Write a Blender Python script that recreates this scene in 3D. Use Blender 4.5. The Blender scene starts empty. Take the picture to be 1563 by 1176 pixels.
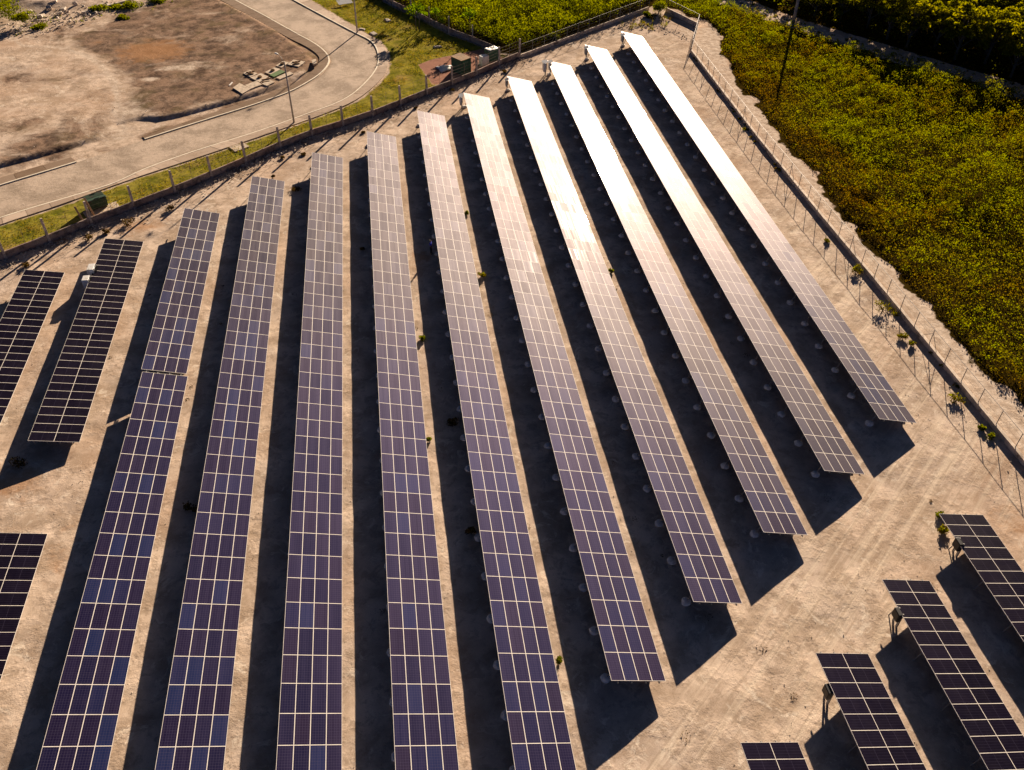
import bpy, bmesh, math, random
import numpy as np
from mathutils import Vector, Matrix
R = math.radians
random.seed(7); rng = np.random.default_rng(7)
scene = bpy.context.scene
COL = scene.collection

# ------------------------------------------------------------ camera
FPX, DEP, YAW, ROLL, CAMH = 1316.08, R(41.618), R(8.875), R(0.8795), 51.372
def cam_axes():
    fw = Vector((math.sin(YAW)*math.cos(DEP), math.cos(YAW)*math.cos(DEP), -math.sin(DEP)))
    rt = Vector((math.cos(YAW), -math.sin(YAW), 0)); up = rt.cross(fw)
    return rt*math.cos(ROLL)+up*math.sin(ROLL), -rt*math.sin(ROLL)+up*math.cos(ROLL), fw
RT, UP, FW = cam_axes()
cam_d = bpy.data.cameras.new('camera'); cam = bpy.data.objects.new('camera', cam_d); COL.objects.link(cam)
cam_d.sensor_width = 36; cam_d.lens = 36*FPX/1563; cam_d.clip_start = 0.5; cam_d.clip_end = 6000
m = Matrix((RT, UP, -FW)).transposed().to_4x4(); m.translation = (0, 0, CAMH); cam.matrix_world = m
scene.camera = cam

# ------------------------------------------------------------ light
SUN_AZ, SUN_EL = R(26.0), R(16.0)
world = bpy.data.worlds.new('World'); scene.world = world; world.use_nodes = True
wn = world.node_tree; bg = wn.nodes['Background']
sky = wn.nodes.new('ShaderNodeTexSky'); sky.sky_type = 'NISHITA'; sky.sun_disc = False
sky.sun_elevation = SUN_EL; sky.sun_rotation = SUN_AZ; sky.dust_density = 0.3; sky.air_density = 0.10; sky.ozone_density = 3.5
wn.links.new(sky.outputs['Color'], bg.inputs['Color']); bg.inputs['Strength'].default_value = 0.05
sl = bpy.data.lights.new('sun', 'SUN'); sl.energy = 5.0; sl.angle = R(0.5); sl.color = (1.0, 0.80, 0.60)
so = bpy.data.objects.new('sun', sl); COL.objects.link(so)
SD = Vector((math.sin(SUN_AZ)*math.cos(SUN_EL), math.cos(SUN_AZ)*math.cos(SUN_EL), math.sin(SUN_EL)))
so.rotation_euler = SD.to_track_quat('Z', 'Y').to_euler(); so.location = (40, 80, 60)
scene.view_settings.view_transform = 'Standard'; scene.view_settings.look = 'None'
scene.view_settings.exposure = 1.33; scene.view_settings.gamma = 1.0; scene.view_settings.use_curve_mapping = False

# ------------------------------------------------------------ helpers
def G(px, py, z=0.0):
    """point of the plane at height z seen at a place of the photograph (site survey)"""
    q = FW*FPX + RT*(px-781.5) - UP*(py-588); q *= (CAMH-z)/-q.z
    return Vector((q.x, q.y, CAMH+q.z))
def GP(l, z=0.0): return [G(x, y, z) for x, y in l]

def tag(o, label=None, cat=None, group=None, kind=None):
    if label: o['label'] = label
    if cat: o['category'] = cat
    if group: o['group'] = group
    if kind: o['kind'] = kind
    return o
def empty(name, loc=(0, 0, 0), rz=0.0, ry=0.0):
    o = bpy.data.objects.new(name, None); COL.objects.link(o); o.location = loc; o.rotation_euler = (0, ry, rz)
    o.empty_display_size = .3
    return o
class MB:
    def __init__(s): s.v = []; s.f = []; s.m = []
    def add(s, vs, fs, mi=0):
        b = len(s.v); s.v += [tuple(v) for v in vs]; s.f += [tuple(b+i for i in f) for f in fs]; s.m += [mi]*len(fs); return s
    def box(s, c, d, rz=0.0, mi=0, top=1.0, M=None):
        cx, cy, cz = c; dx, dy, dz = d[0]/2, d[1]/2, d[2]/2; vs = []
        for sz in (-1, 1):
            k = top if sz > 0 else 1.0
            for sx, sy in ((-1, -1), (1, -1), (1, 1), (-1, 1)):
                x, y = sx*dx*k, sy*dy*k
                p = Vector((x*math.cos(rz)-y*math.sin(rz), x*math.sin(rz)+y*math.cos(rz), sz*dz))
                if M is not None: p = M @ Vector((x, y, sz*dz))
                vs.append((p.x+cx, p.y+cy, p.z+cz))
        return s.add(vs, [(0, 3, 2, 1), (4, 5, 6, 7), (0, 1, 5, 4), (1, 2, 6, 5), (2, 3, 7, 6), (3, 0, 4, 7)], mi)
    def tube(s, pts, r, n=6, mi=0, cap=True):
        pts = [Vector(p) for p in pts]; rs = r if isinstance(r, (list, tuple)) else [r]*len(pts); b = len(s.v)
        for i, p in enumerate(pts):
            d = (pts[min(i+1, len(pts)-1)]-pts[max(i-1, 0)]).normalized()
            a = d.cross(Vector((0, 0, 1)) if abs(d.z) < .9 else Vector((1, 0, 0))).normalized(); c = d.cross(a)
            for k in range(n):
                t = 2*math.pi*k/n; s.v.append(tuple(p+(a*math.cos(t)+c*math.sin(t))*rs[i]))
        for i in range(len(pts)-1):
            for k in range(n):
                a0 = b+i*n+k; a1 = b+i*n+(k+1) % n; s.f.append((a0, a1, a1+n, a0+n)); s.m.append(mi)
        if cap:
            s.f.append(tuple(b+k for k in range(n))[::-1]); s.m.append(mi)
            s.f.append(tuple(b+(len(pts)-1)*n+k for k in range(n))); s.m.append(mi)
        return s
    def mesh(s, name, mats):
        me = bpy.data.meshes.new(name); me.from_pydata(s.v, [], s.f)
        for mt in (mats if isinstance(mats, (list, tuple)) else [mats]): me.materials.append(mt)
        if any(s.m): me.polygons.foreach_set('material_index', s.m)
        me.update(); return me
    def build(s, name, mats, parent=None, smooth=False, bevel=0.0):
        me = s.mesh(name, mats)
        if smooth: me.polygons.foreach_set('use_smooth', [True]*len(me.polygons))
        return link(name, me, parent, bevel=bevel)
def link(name, me, parent=None, loc=None, rot=None, bevel=0.0):
    o = bpy.data.objects.new(name, me); COL.objects.link(o); o.parent = parent
    if loc is not None: o.location = loc
    if rot is not None: o.rotation_euler = rot
    if bevel:
        b = o.modifiers.new('bevel', 'BEVEL'); b.width = bevel; b.segments = 2; b.limit_method = 'ANGLE'
    return o
def quadmesh(name, V, mats, attrs=None, nv=4, mi=None):
    """V: (N,nv,3) numpy -> one mesh of separate faces; attrs: name -> (N,) per face"""
    N = V.shape[0]; me = bpy.data.meshes.new(name)
    me.vertices.add(N*nv); me.vertices.foreach_set('co', V.astype(np.float32).ravel())
    me.loops.add(N*nv); me.loops.foreach_set('vertex_index', np.arange(N*nv, dtype=np.int32))
    me.polygons.add(N); me.polygons.foreach_set('loop_start', np.arange(0, N*nv, nv, dtype=np.int32))
    me.polygons.foreach_set('loop_total', np.full(N, nv, dtype=np.int32))
    for mt in (mats if isinstance(mats, (list, tuple)) else [mats]): me.materials.append(mt)
    if mi is not None: me.polygons.foreach_set('material_index', mi.astype(np.int32))
    for k, a in (attrs or {}).items():
        at = me.attributes.new(k, 'FLOAT', 'FACE'); at.data.foreach_set('value', a.astype(np.float32))
    me.update(); me.validate(); return me

# value noise on numpy arrays
_L = rng.random((256, 256))
def vnoise(x, y, s=1.0, o=0):
    x = np.asarray(x)/s+o*17.3; y = np.asarray(y)/s+o*9.7
    xi = np.floor(x).astype(int); yi = np.floor(y).astype(int); fx = x-xi; fy = y-yi
    fx = fx*fx*(3-2*fx); fy = fy*fy*(3-2*fy)
    a = _L[xi % 256, yi % 256]; b = _L[(xi+1) % 256, yi % 256]; c = _L[xi % 256, (yi+1) % 256]; d = _L[(xi+1) % 256, (yi+1) % 256]
    return (a*(1-fx)+b*fx)*(1-fy)+(c*(1-fx)+d*fx)*fy
def fbm(x, y, s, o=0, n=4): return sum(vnoise(x, y, s/2**i, o+i)*.5**i for i in range(n))/sum(.5**i for i in range(n))
def sdpoly(x, y, P):
    """signed distance, positive inside"""
    P = np.array([(p[0], p[1]) for p in P]); d = np.full(x.shape, 1e9); ins = np.zeros(x.shape, bool)
    for i in range(len(P)):
        a, b = P[i], P[(i+1) % len(P)]; e = b-a; wx, wy = x-a[0], y-a[1]
        t = np.clip((wx*e[0]+wy*e[1])/(e@e+1e-9), 0, 1); d = np.minimum(d, np.hypot(wx-e[0]*t, wy-e[1]*t))
        c = (a[1] > y) != (b[1] > y); xx = (b[0]-a[0])*(y-a[1])/(b[1]-a[1]+1e-12)+a[0]; ins ^= c & (x < xx)
    return np.where(ins, d, -d)
def dline(x, y, P):
    P = np.array([(p[0], p[1]) for p in P]); d = np.full(x.shape, 1e9)
    for a, b in zip(P, P[1:]):
        e = b-a; wx, wy = x-a[0], y-a[1]; t = np.clip((wx*e[0]+wy*e[1])/(e@e+1e-9), 0, 1)
        d = np.minimum(d, np.hypot(wx-e[0]*t, wy-e[1]*t))
    return d
def sst(a, b, v): t = np.clip((v-a)/(b-a), 0, 1); return t*t*(3-2*t)
def scatter(P, dens):
    P2 = np.array([(p[0], p[1]) for p in P]); lo, hi = P2.min(0), P2.max(0)
    n = int(np.prod(hi-lo)*dens); x = rng.uniform(lo[0], hi[0], n); y = rng.uniform(lo[1], hi[1], n)
    k = sdpoly(x, y, P2) > 0; return x[k], y[k]

# ------------------------------------------------------------ materials
class NT:
    def __init__(s, name):
        s.mat = bpy.data.materials.new(name); s.mat.use_nodes = True; s.t = s.mat.node_tree; s.n = s.t.nodes; s.n.clear()
        s.out = s.n.new('ShaderNodeOutputMaterial')
    def new(s, typ, **kw):
        n = s.n.new(typ)
        for k, v in kw.items():
            if k.startswith('i_'):
                key = k[2:].replace('_', ' '); key = int(key) if key.isdigit() else key; s.put(n.inputs[key], v)
            else: setattr(n, k, v)
        return n
    def put(s, sock, v):
        if isinstance(v, bpy.types.NodeSocket): s.t.links.new(v, sock)
        elif isinstance(v, bpy.types.Node): s.t.links.new(v.outputs[0], sock)
        else: sock.default_value = v
    def noise(s, vec, scale, detail=4, rough=.55, dist=0.0):
        n = s.new('ShaderNodeTexNoise'); s.put(n.inputs['Vector'], vec); n.inputs['Scale'].default_value = scale
        n.inputs['Detail'].default_value = detail; n.inputs['Roughness'].default_value = rough; n.inputs['Distortion'].default_value = dist
        return n.outputs['Fac']
    def math(s, op, a, b=0.0, c=0.0, clamp=False):
        n = s.new('ShaderNodeMath', operation=op); n.use_clamp = clamp; s.put(n.inputs[0], a); s.put(n.inputs[1], b); s.put(n.inputs[2], c); return n.outputs[0]
    def ramp(s, f, stops):
        n = s.new('ShaderNodeValToRGB'); s.put(n.inputs[0], f); e = n.color_ramp.elements
        while len(e) < len(stops): e.new(0.5)
        for k, (p, c) in enumerate(stops): e[k].position = p; e[k].color = (c if len(c) == 4 else (*c, 1)) if hasattr(c, '__len__') else (c, c, c, 1)
        return n.outputs['Color']
    def mix(s, f, a, b):
        n = s.new('ShaderNodeMix', data_type='RGBA'); s.put(n.inputs['Factor'], f)
        for k, v in ((6, a), (7, b)): s.put(n.inputs[k], (*v, 1) if isinstance(v, tuple) and len(v) == 3 else v)
        return n.outputs[2]
    def smooth(s, f, a, b):
        n = s.new('ShaderNodeMapRange', interpolation_type='SMOOTHSTEP'); s.put(n.inputs[0], f); n.inputs[1].default_value = a; n.inputs[2].default_value = b; return n.outputs[0]
    def attr(s, name): return s.new('ShaderNodeAttribute', attribute_name=name).outputs['Fac']
    def pos(s): return s.new('ShaderNodeNewGeometry').outputs['Position']
    def obj(s): return s.new('ShaderNodeTexCoord').outputs['Object']
    def bump(s, h, strength=.5, dist=.05, normal=None):
        n = s.new('ShaderNodeBump'); n.inputs['Strength'].default_value = strength; n.inputs['Distance'].default_value = dist; s.put(n.inputs['Height'], h)
        if normal is not None: s.put(n.inputs['Normal'], normal)
        return n.outputs[0]
    def bsdf(s, color, rough=.9, metal=0.0, normal=None, spec=.3, **kw):
        n = s.new('ShaderNodeBsdfPrincipled'); s.put(n.inputs['Base Color'], (*color, 1) if isinstance(color, tuple) and len(color) == 3 else color)
        s.put(n.inputs['Roughness'], rough); s.put(n.inputs['Metallic'], metal); s.put(n.inputs['Specular IOR Level'], spec)
        if normal is not None: s.put(n.inputs['Normal'], normal)
        for k, v in kw.items(): s.put(n.inputs[k.replace('_', ' ')], v)
        s.t.links.new(n.outputs[0], s.out.inputs['Surface']); return n
def simple(name, color, rough=.8, metal=0.0, var=.25, scale=3.0, bump=.2, spec=.3, grime=None):
    N = NT(name); p = N.pos(); f = N.noise(p, scale, 5); g = N.noise(p, scale*9, 3)
    a = tuple(c*(1-var) for c in color); b = tuple(min(1, c*(1+var)) for c in color)
    col = N.mix(N.smooth(f, .3, .7), a, b)
    if grime: col = N.mix(N.smooth(N.noise(p, scale*.6, 6, .65), .52, .68), col, grime)
    N.bsdf(col, rough, metal, N.bump(g, bump, .02) if bump else None, spec); return N.mat

M = {}
# bare limestone soil with the patches of the site
def ground_mat():
    N = NT('site_soil'); p = N.pos()
    n1 = N.noise(p, .05, 5, .6, .3); n2 = N.noise(p, .35, 6, .62, .2); n3 = N.noise(p, 2.2, 6, .65); n4 = N.noise(p, 14, 4, .7); n5 = N.noise(p, 45, 2, .6)
    soil = N.mix(N.smooth(n2, .36, .64), (.43, .325, .24), (.72, .575, .455))
    soil = N.mix(N.math('MULTIPLY', N.smooth(N.noise(p, .13, 6, .7, .6), .47, .62), .5), soil, (.50, .41, .345))
    soil = N.mix(N.math('MULTIPLY', N.smooth(N.noise(p, .9, 6, .72, .4), .50, .61), .68), soil, (.36, .27, .20))
    soil = N.mix(N.math('MULTIPLY', N.smooth(N.noise(p, .55, 7, .75, 1.2), .56, .63), .65), soil, (.80, .70, .58))
    soil = N.mix(N.math('MULTIPLY', N.smooth(n1, .48, .66), .45), soil, (.50, .33, .22))
    soil = N.mix(N.math('MULTIPLY', N.smooth(n3, .56, .74), .5), soil, (.78, .67, .54))
    soil = N.mix(N.math('MULTIPLY', N.smooth(n4, .56, .70), .65), soil, (.24, .16, .10))
    soil = N.mix(N.math('MULTIPLY', N.smooth(n5, .60, .70), .6), soil, (.82, .72, .6))
    # wheel worn, dusty way
    s0 = N.new('ShaderNodeMapping'); N.put(s0.inputs[0], p); s0.inputs['Rotation'].default_value = (0, 0, R(-42)); st = N.new('ShaderNodeMapping'); N.put(st.inputs[0], s0); st.inputs['Scale'].default_value = (.06, 1.6, 1)
    trk = N.smooth(N.noise(st, .9, 5, .6), .46, .66)
    soil = N.mix(N.math('MULTIPLY', trk, N.math('MULTIPLY', N.attr('way'), .6)), soil, (.76, .64, .50))
    soil = N.mix(N.math('MULTIPLY', N.smooth(N.noise(st, 2.1, 4, .6), .52, .64), N.math('MULTIPLY', N.attr('way'), .6)), soil, (.44, .34, .255))
    dk = N.smooth(N.math('ADD', N.attr('brown'), N.math('MULTIPLY', N.math('SUBTRACT', N.noise(p, .16, 8, .72, .5), .5), 2.6)), .25, .85)
    brown = N.mix(N.smooth(N.noise(p, .5, 7, .75), .36, .62), (.070, .045, .034), (.30, .20, .14))
    brown = N.mix(N.math('MULTIPLY', N.smooth(N.noise(p, .22, 5, .6), .5, .7), .5), brown, (.10, .085, .028))
    soil = N.mix(N.math('MULTIPLY', dk, .92), soil, brown)
    oc = N.smooth(N.math('ADD', N.attr('ochre'), N.math('MULTIPLY', N.math('SUBTRACT', N.noise(p, .6, 6, .68), .5), 1.3)), .35, .8)
    soil = N.mix(N.math('MULTIPLY', oc, .7), soil, (.40, .215, .105))
    pl = N.smooth(N.math('ADD', N.attr('pale'), N.math('MULTIPLY', N.math('SUBTRACT', N.noise(p, .7, 6, .7), .5), 1.3)), .35, .8)
    soil = N.mix(N.math('MULTIPLY', pl, .75), soil, N.mix(N.smooth(N.noise(p, 1.3, 6, .7), .38, .62), (.44, .345, .265), (.74, .63, .52)))
    pad = N.smooth(N.math('ADD', N.attr('pad'), N.math('MULTIPLY', N.math('SUBTRACT', n3, .5), .5)), .4, .6)
    soil = N.mix(pad, soil, N.mix(n4, (.25, .12, .085), (.47, .27, .20)))
    gr = N.smooth(N.math('ADD', N.attr('grass'), N.math('MULTIPLY', N.math('SUBTRACT', N.noise(p, .8, 6, .7), .5), .9)), .38, .66)
    gcol = N.mix(N.smooth(N.noise(p, .5, 6, .7), .35, .68), (.12, .125, .016), (.36, .30, .055))
    gcol = N.mix(N.math('MULTIPLY', N.smooth(N.noise(p, .17, 5, .7), .54, .7), .7), gcol, (.36, .24, .10))
    soil = N.mix(gr, soil, gcol)
    sc = N.smooth(N.math('ADD', N.attr('scrub'), N.math('MULTIPLY', N.math('SUBTRACT', N.noise(p, .8, 5, .7), .5), .9)), .35, .6)
    soil = N.mix(sc, soil, N.mix(n3, (.020, .014, .002), (.055, .035, .006)))
    h = N.math('ADD', N.math('MULTIPLY', n3, .35), N.math('ADD', N.math('MULTIPLY', n4, .22), N.math('MULTIPLY', n5, .12)))
    h = N.math('MULTIPLY', h, N.math('ADD', .35, N.math('MULTIPLY', N.smooth(N.noise(p, .25, 5, .7), .42, .62), 1.05)))
    h = N.math('ADD', h, N.math('MULTIPLY', trk, N.math('MULTIPLY', N.attr('way'), -.12)))
    N.bsdf(soil, .95, 0, N.bump(h, .55, .13), .0); return N.mat
M['ground'] = ground_mat()
def road_mat():
    N = NT('dusty_road'); p = N.pos()
    n1 = N.noise(p, .25, 6, .65, .3); n2 = N.noise(p, 2.0, 6, .7); n3 = N.noise(p, 20, 3, .7)
    c = N.mix(N.smooth(n1, .36, .62), (.34, .265, .20), (.54, .43, .335))
    c = N.mix(N.math('MULTIPLY', N.smooth(N.noise(p, .8, 7, .75, .8), .52, .66), .55), c, (.30, .235, .18))
    c = N.mix(N.math('MULTIPLY', N.smooth(n2, .5, .72), .5), c, (.70, .59, .48))
    c = N.mix(N.math('MULTIPLY', N.smooth(n3, .6, .75), .5), c, (.20, .15, .10))
    w = N.attr('edge'); c = N.mix(N.math('MULTIPLY', N.smooth(N.math('ADD', w, N.math('MULTIPLY', N.math('SUBTRACT', n2, .5), 1.2)), .55, 1.0), .6), c, (.24, .17, .11))
    N.bsdf(c, .95, 0, N.bump(N.math('ADD', n2, N.math('MULTIPLY', n3, .3)), .5, .1), .15); return N.mat
M['road'] = road_mat()
def paving_mat():
    N = NT('weathered_concrete_paving'); p = N.pos(); a = N.attr('tone')
    n1 = N.noise(p, .8, 6, .7); n2 = N.noise(p, 9, 4, .7)
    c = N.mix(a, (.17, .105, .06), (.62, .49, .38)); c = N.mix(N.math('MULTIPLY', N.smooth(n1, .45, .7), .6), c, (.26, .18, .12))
    c = N.mix(N.math('MULTIPLY', N.smooth(n2, .55, .75), .35), c, (.62, .5, .39))
    N.bsdf(c, .92, 0, N.bump(n2, .4, .03), .2); return N.mat
M['paving'] = paving_mat()
M['kerb'] = simple('kerb_concrete', (.80, .72, .58), .9, var=.12, scale=1.5)
def block_mat():
    N = NT('stained_block_wall'); p = N.obj()
    br = N.new('ShaderNodeTexBrick'); uv = N.new('ShaderNodeUVMap'); N.put(br.inputs['Vector'], uv)
    br.inputs['Scale'].default_value = 1; br.inputs['Brick Width'].default_value = .4; br.inputs['Row Height'].default_value = .2; br.inputs['Mortar Size'].default_value = .012
    br.inputs['Color1'].default_value = (.36, .29, .25, 1); br.inputs['Color2'].default_value = (.44, .33, .27, 1); br.inputs['Mortar'].default_value = (.28, .22, .18, 1)
    n = N.noise(p, 1.2, 6, .7); n2 = N.noise(p, .35, 5, .6); n3 = N.noise(p, 11, 4, .7)
    c = N.mix(N.smooth(n2, .4, .65), br.outputs['Color'], (.34, .22, .17)); c = N.mix(N.math('MULTIPLY', N.smooth(n, .46, .6), .75), c, (.10, .08, .07))
    c = N.mix(N.math('MULTIPLY', N.smooth(n3, .58, .72), .5), c, (.55, .47, .40))
    N.bsdf(c, .93, 0, N.bump(N.math('ADD', N.math('MULTIPLY', br.outputs['Fac'], -.6), n3), .5, .02), .2); return N.mat
M['block'] = block_mat()
M['post'] = simple('concrete_post', (.50, .42, .35), .9, var=.25, scale=2.5, grime=(.2, .16, .13))
M['lowwall'] = simple('rendered_low_wall', (.62, .52, .42), .9, var=.22, scale=1.2, grime=(.24, .18, .14))
M['galv'] = simple('galvanised_steel', (.27, .26, .25), .6, .4, var=.12, scale=4, bump=0)
M['wire'] = simple('rusty_wire', (.25, .19, .15), .6, .5, var=.2, bump=0)
M['footing'] = simple('concrete_footing', (.78, .74, .70), .9, var=.18, scale=5, bump=.5)
M['polec'] = simple('pole_concrete', (.40, .36, .33), .85, var=.2, scale=1.5, grime=(.24, .21, .19))
M['white'] = simple('white_enamel', (.72, .72, .70), .4, var=.06, scale=3, bump=0, grime=(.5, .46, .38))
M['grey'] = simple('grey_enamel', (.30, .32, .34), .45, var=.1, scale=3, bump=0)
M['dark'] = simple('dark_heat_sink', (.03, .03, .032), .5, .3, var=.2, bump=0)
M['greenpaint'] = simple('faded_green_paint', (.018, .085, .050), .55, var=.3, scale=2, bump=.1, grime=(.03, .06, .04))
M['dumpgreen'] = simple('container_green', (.022, .055, .030), .6, var=.3, scale=2, bump=.1, grime=(.05, .045, .03))
M['rustroof'] = simple('rusty_sheet_roof', (.24, .135, .055), .85, var=.35, scale=2, bump=.4, grime=(.12, .075, .04))
M['slab'] = simple('cast_concrete_slab', (.56, .46, .35), .9, var=.2, scale=2, bump=.3, grime=(.32, .24, .17))
M['greenslab'] = simple('green_painted_board', (.09, .17, .045), .8, var=.2, scale=3)
M['rubble'] = simple('white_rubble', (.58, .50, .41), .95, var=.28, scale=1.2, bump=.8, grime=(.33, .26, .19))
M['stone'] = simple('loose_stone', (.52, .45, .37), .95, var=.35, scale=.6, bump=.4)
M['bark'] = simple('grey_bark', (.11, .085, .06), .9, var=.3, scale=6, bump=.6)
M['wood'] = simple('weathered_timber', (.30, .19, .11), .9, var=.3, scale=4, bump=.4)
M['sheet'] = simple('white_plastic_sheet', (.80, .76, .70), .6, var=.08, scale=3, bump=.2)
def leaf_mat(name, stops, trans=.55):
    N = NT(name); c = N.ramp(N.attr('tone'), stops)
    d = N.new('ShaderNodeBsdfDiffuse'); N.put(d.inputs[0], c)
    t = N.new('ShaderNodeBsdfTranslucent'); hs = N.new('ShaderNodeHueSaturation'); hs.inputs['Saturation'].default_value = 1.15; hs.inputs['Value'].default_value = 1.5; hs.inputs['Hue'].default_value = .49
    N.put(hs.inputs['Color'], c); N.put(t.inputs[0], hs.outputs[0])
    mx = N.new('ShaderNodeMixShader'); mx.inputs[0].default_value = trans; N.put(mx.inputs[1], d.outputs[0]); N.put(mx.inputs[2], t.outputs[0])
    N.t.links.new(mx.outputs[0], N.out.inputs['Surface']); return N.mat
M['scrub'] = leaf_mat('scrub_leaves', [(0, (.10, .055, .003)), (.3, (.135, .095, .002)), (.6, (.145, .134, .002)), (1, (.175, .205, .003))])
M['bush'] = leaf_mat('bush_leaves', [(0, (.045, .060, .004)), (.5, (.105, .125, .005)), (1, (.18, .19, .008))])
M['forest'] = leaf_mat('forest_leaves', [(0, (.03, .036, .003)), (.5, (.14, .145, .006)), (1, (.34, .31, .010))])  # bright end of the ramp includes painted sunlight on the crown tops
M['papaya'] = leaf_mat('papaya_leaves', [(0, (.08, .14, .010)), (.6, (.16, .25, .015)), (1, (.36, .36, .03))], .5)
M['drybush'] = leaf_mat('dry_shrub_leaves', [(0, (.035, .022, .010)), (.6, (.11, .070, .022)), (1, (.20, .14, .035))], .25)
M['grass'] = leaf_mat('short_grass_blades', [(0, (.30, .19, .045)), (.4, (.27, .22, .03)), (1, (.20, .22, .02))], .4)

RA, SA, CA, CR = .555, .52, .20, .09
# photovoltaic glass; UV 0..1 over one module
def pv_mat(name, kind):
    N = NT(name); uv = N.new('ShaderNodeUVMap'); sp = N.new('ShaderNodeSeparateXYZ'); N.put(sp.inputs[0], uv)
    u, v = sp.outputs[0], sp.outputs[1]; pv = N.attr('pv')
    def cells(t, n, w):      # 1 on the gap lines
        f = N.math('FRACT', N.math('MULTIPLY', t, n)); d = N.math('ABSOLUTE', N.math('SUBTRACT', f, .5)); return N.math('GREATER_THAN', d, .5-w)
    if kind == 'poly':       # u across the slope (6 cells), v along the row (12 cells)
        line = N.math('MAXIMUM', cells(u, 6, .04), cells(v, 12, .04)); bus = cells(N.math('ADD', u, 1/36), 18, .02)
        n_u = 6
    else:                    # half-cut module: u across the slope (24), v along the row (6)
        line = N.math('MAXIMUM', cells(v, 6, .032), N.math('LESS_THAN', N.math('ABSOLUTE', N.math('SUBTRACT', u, .5)), .006))
        bus = cells(u, 24, .03); n_u = 24
    r1 = N.new('ShaderNodeTexWhiteNoise', noise_dimensions='1D'); N.put(r1.inputs['W'], N.math('MULTIPLY', pv, 91.7))
    r2 = N.new('ShaderNodeTexWhiteNoise', noise_dimensions='2D'); cmb = N.new('ShaderNodeCombineXYZ')
    N.put(cmb.inputs[0], N.math('FLOOR', N.math('MULTIPLY', u, 6))); N.put(cmb.inputs[1], N.math('MULTIPLY', pv, 57.0)); N.put(r2.inputs['Vector'], cmb)
    if kind == 'poly': base = N.ramp(r1.outputs['Value'], [(0, (.002, .003, .024)), (.35, (.004, .003, .024)), (.6, (.008, .003, .016)), (.85, (.002, .005, .036)), (1, (.002, .012, .060))])
    else: base = N.ramp(r1.outputs['Value'], [(0, (.003, .002, .007)), (1, (.005, .003, .010))])
    p = N.pos(); dust = N.noise(p, 1.6, 5, .7)
    base = N.mix(N.math('MULTIPLY', bus, .25), base, (.03, .022, .03))
    base = N.mix(N.math('MULTIPLY', line, .75 if kind == 'poly' else .5), base, (.055, .048, .085))
    base = N.mix(N.math('MULTIPLY', N.smooth(dust, .3, .8), .008), base, (.45, .36, .28))
    # each module and each column of cells sits at a slightly different angle
    g = N.new('ShaderNodeNewGeometry'); tx = N.math('SUBTRACT', r1.outputs['Value'], .5); tc = N.math('SUBTRACT', r2.outputs['Value'], .5)
    r3 = N.new('ShaderNodeTexWhiteNoise', noise_dimensions='1D'); N.put(r3.inputs['W'], N.math('MULTIPLY', pv, 33.1))
    off = N.new('ShaderNodeCombineXYZ'); N.put(off.inputs[0], N.math('ADD', N.math('MULTIPLY', tx, .045), N.math('MULTIPLY', tc, .034)))
    N.put(off.inputs[1], N.math('ADD', N.math('MULTIPLY', N.math('SUBTRACT', r3.outputs['Value'], .5), .045), N.math('MULTIPLY', tc, .034)))
    va = N.new('ShaderNodeVectorMath', operation='ADD'); N.put(va.inputs[0], g.outputs['Normal']); N.put(va.inputs[1], off)
    nm = N.new('ShaderNodeVectorMath', operation='NORMALIZE'); N.put(nm.inputs[0], va)
    df = N.new('ShaderNodeBsdfDiffuse'); N.put(df.inputs[0], base)
    g1 = N.new('ShaderNodeBsdfGlossy', distribution='BECKMANN'); f1 = N.new('ShaderNodeFresnel'); f1.inputs['IOR'].default_value = 1.4; N.put(g1.inputs['Color'], N.mix(N.smooth(f1.outputs[0], .026, .066), (.52, .46, .92), (1.0, .91, .93))); N.put(g1.inputs['Roughness'], N.math('ADD', RA-.02, N.math('MULTIPLY', dust, .05))); N.put(g1.inputs['Normal'], nm.outputs[0])
    g2 = N.new('ShaderNodeBsdfGlossy', distribution='GGX'); g2.inputs['Roughness'].default_value = CR; N.put(g2.inputs['Normal'], nm.outputs[0])
    kf = SA if kind == 'poly' else SA*.55
    m1 = N.new('ShaderNodeMixShader'); N.put(m1.inputs[0], N.math('MULTIPLY', f1.outputs[0], kf)); N.put(m1.inputs[1], df.outputs[0]); N.put(m1.inputs[2], g1.outputs[0])
    m2 = N.new('ShaderNodeMixShader'); N.put(m2.inputs[0], N.math('MULTIPLY', f1.outputs[0], CA)); N.put(m2.inputs[1], m1.outputs[0]); N.put(m2.inputs[2], g2.outputs[0])
    N.t.links.new(m2.outputs[0], N.out.inputs['Surface']); return N.mat
M['pv'] = pv_mat('blue_cell_glass', 'poly'); M['pvd'] = pv_mat('dark_cell_glass', 'half')
M['frame'] = simple('aluminium_frame', (.84, .79, .73), .6, 0, var=.05, scale=2, bump=0, spec=.2)
M['back'] = simple('grey_backsheet', (.07, .07, .075), .6, var=.05, bump=0)

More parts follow.
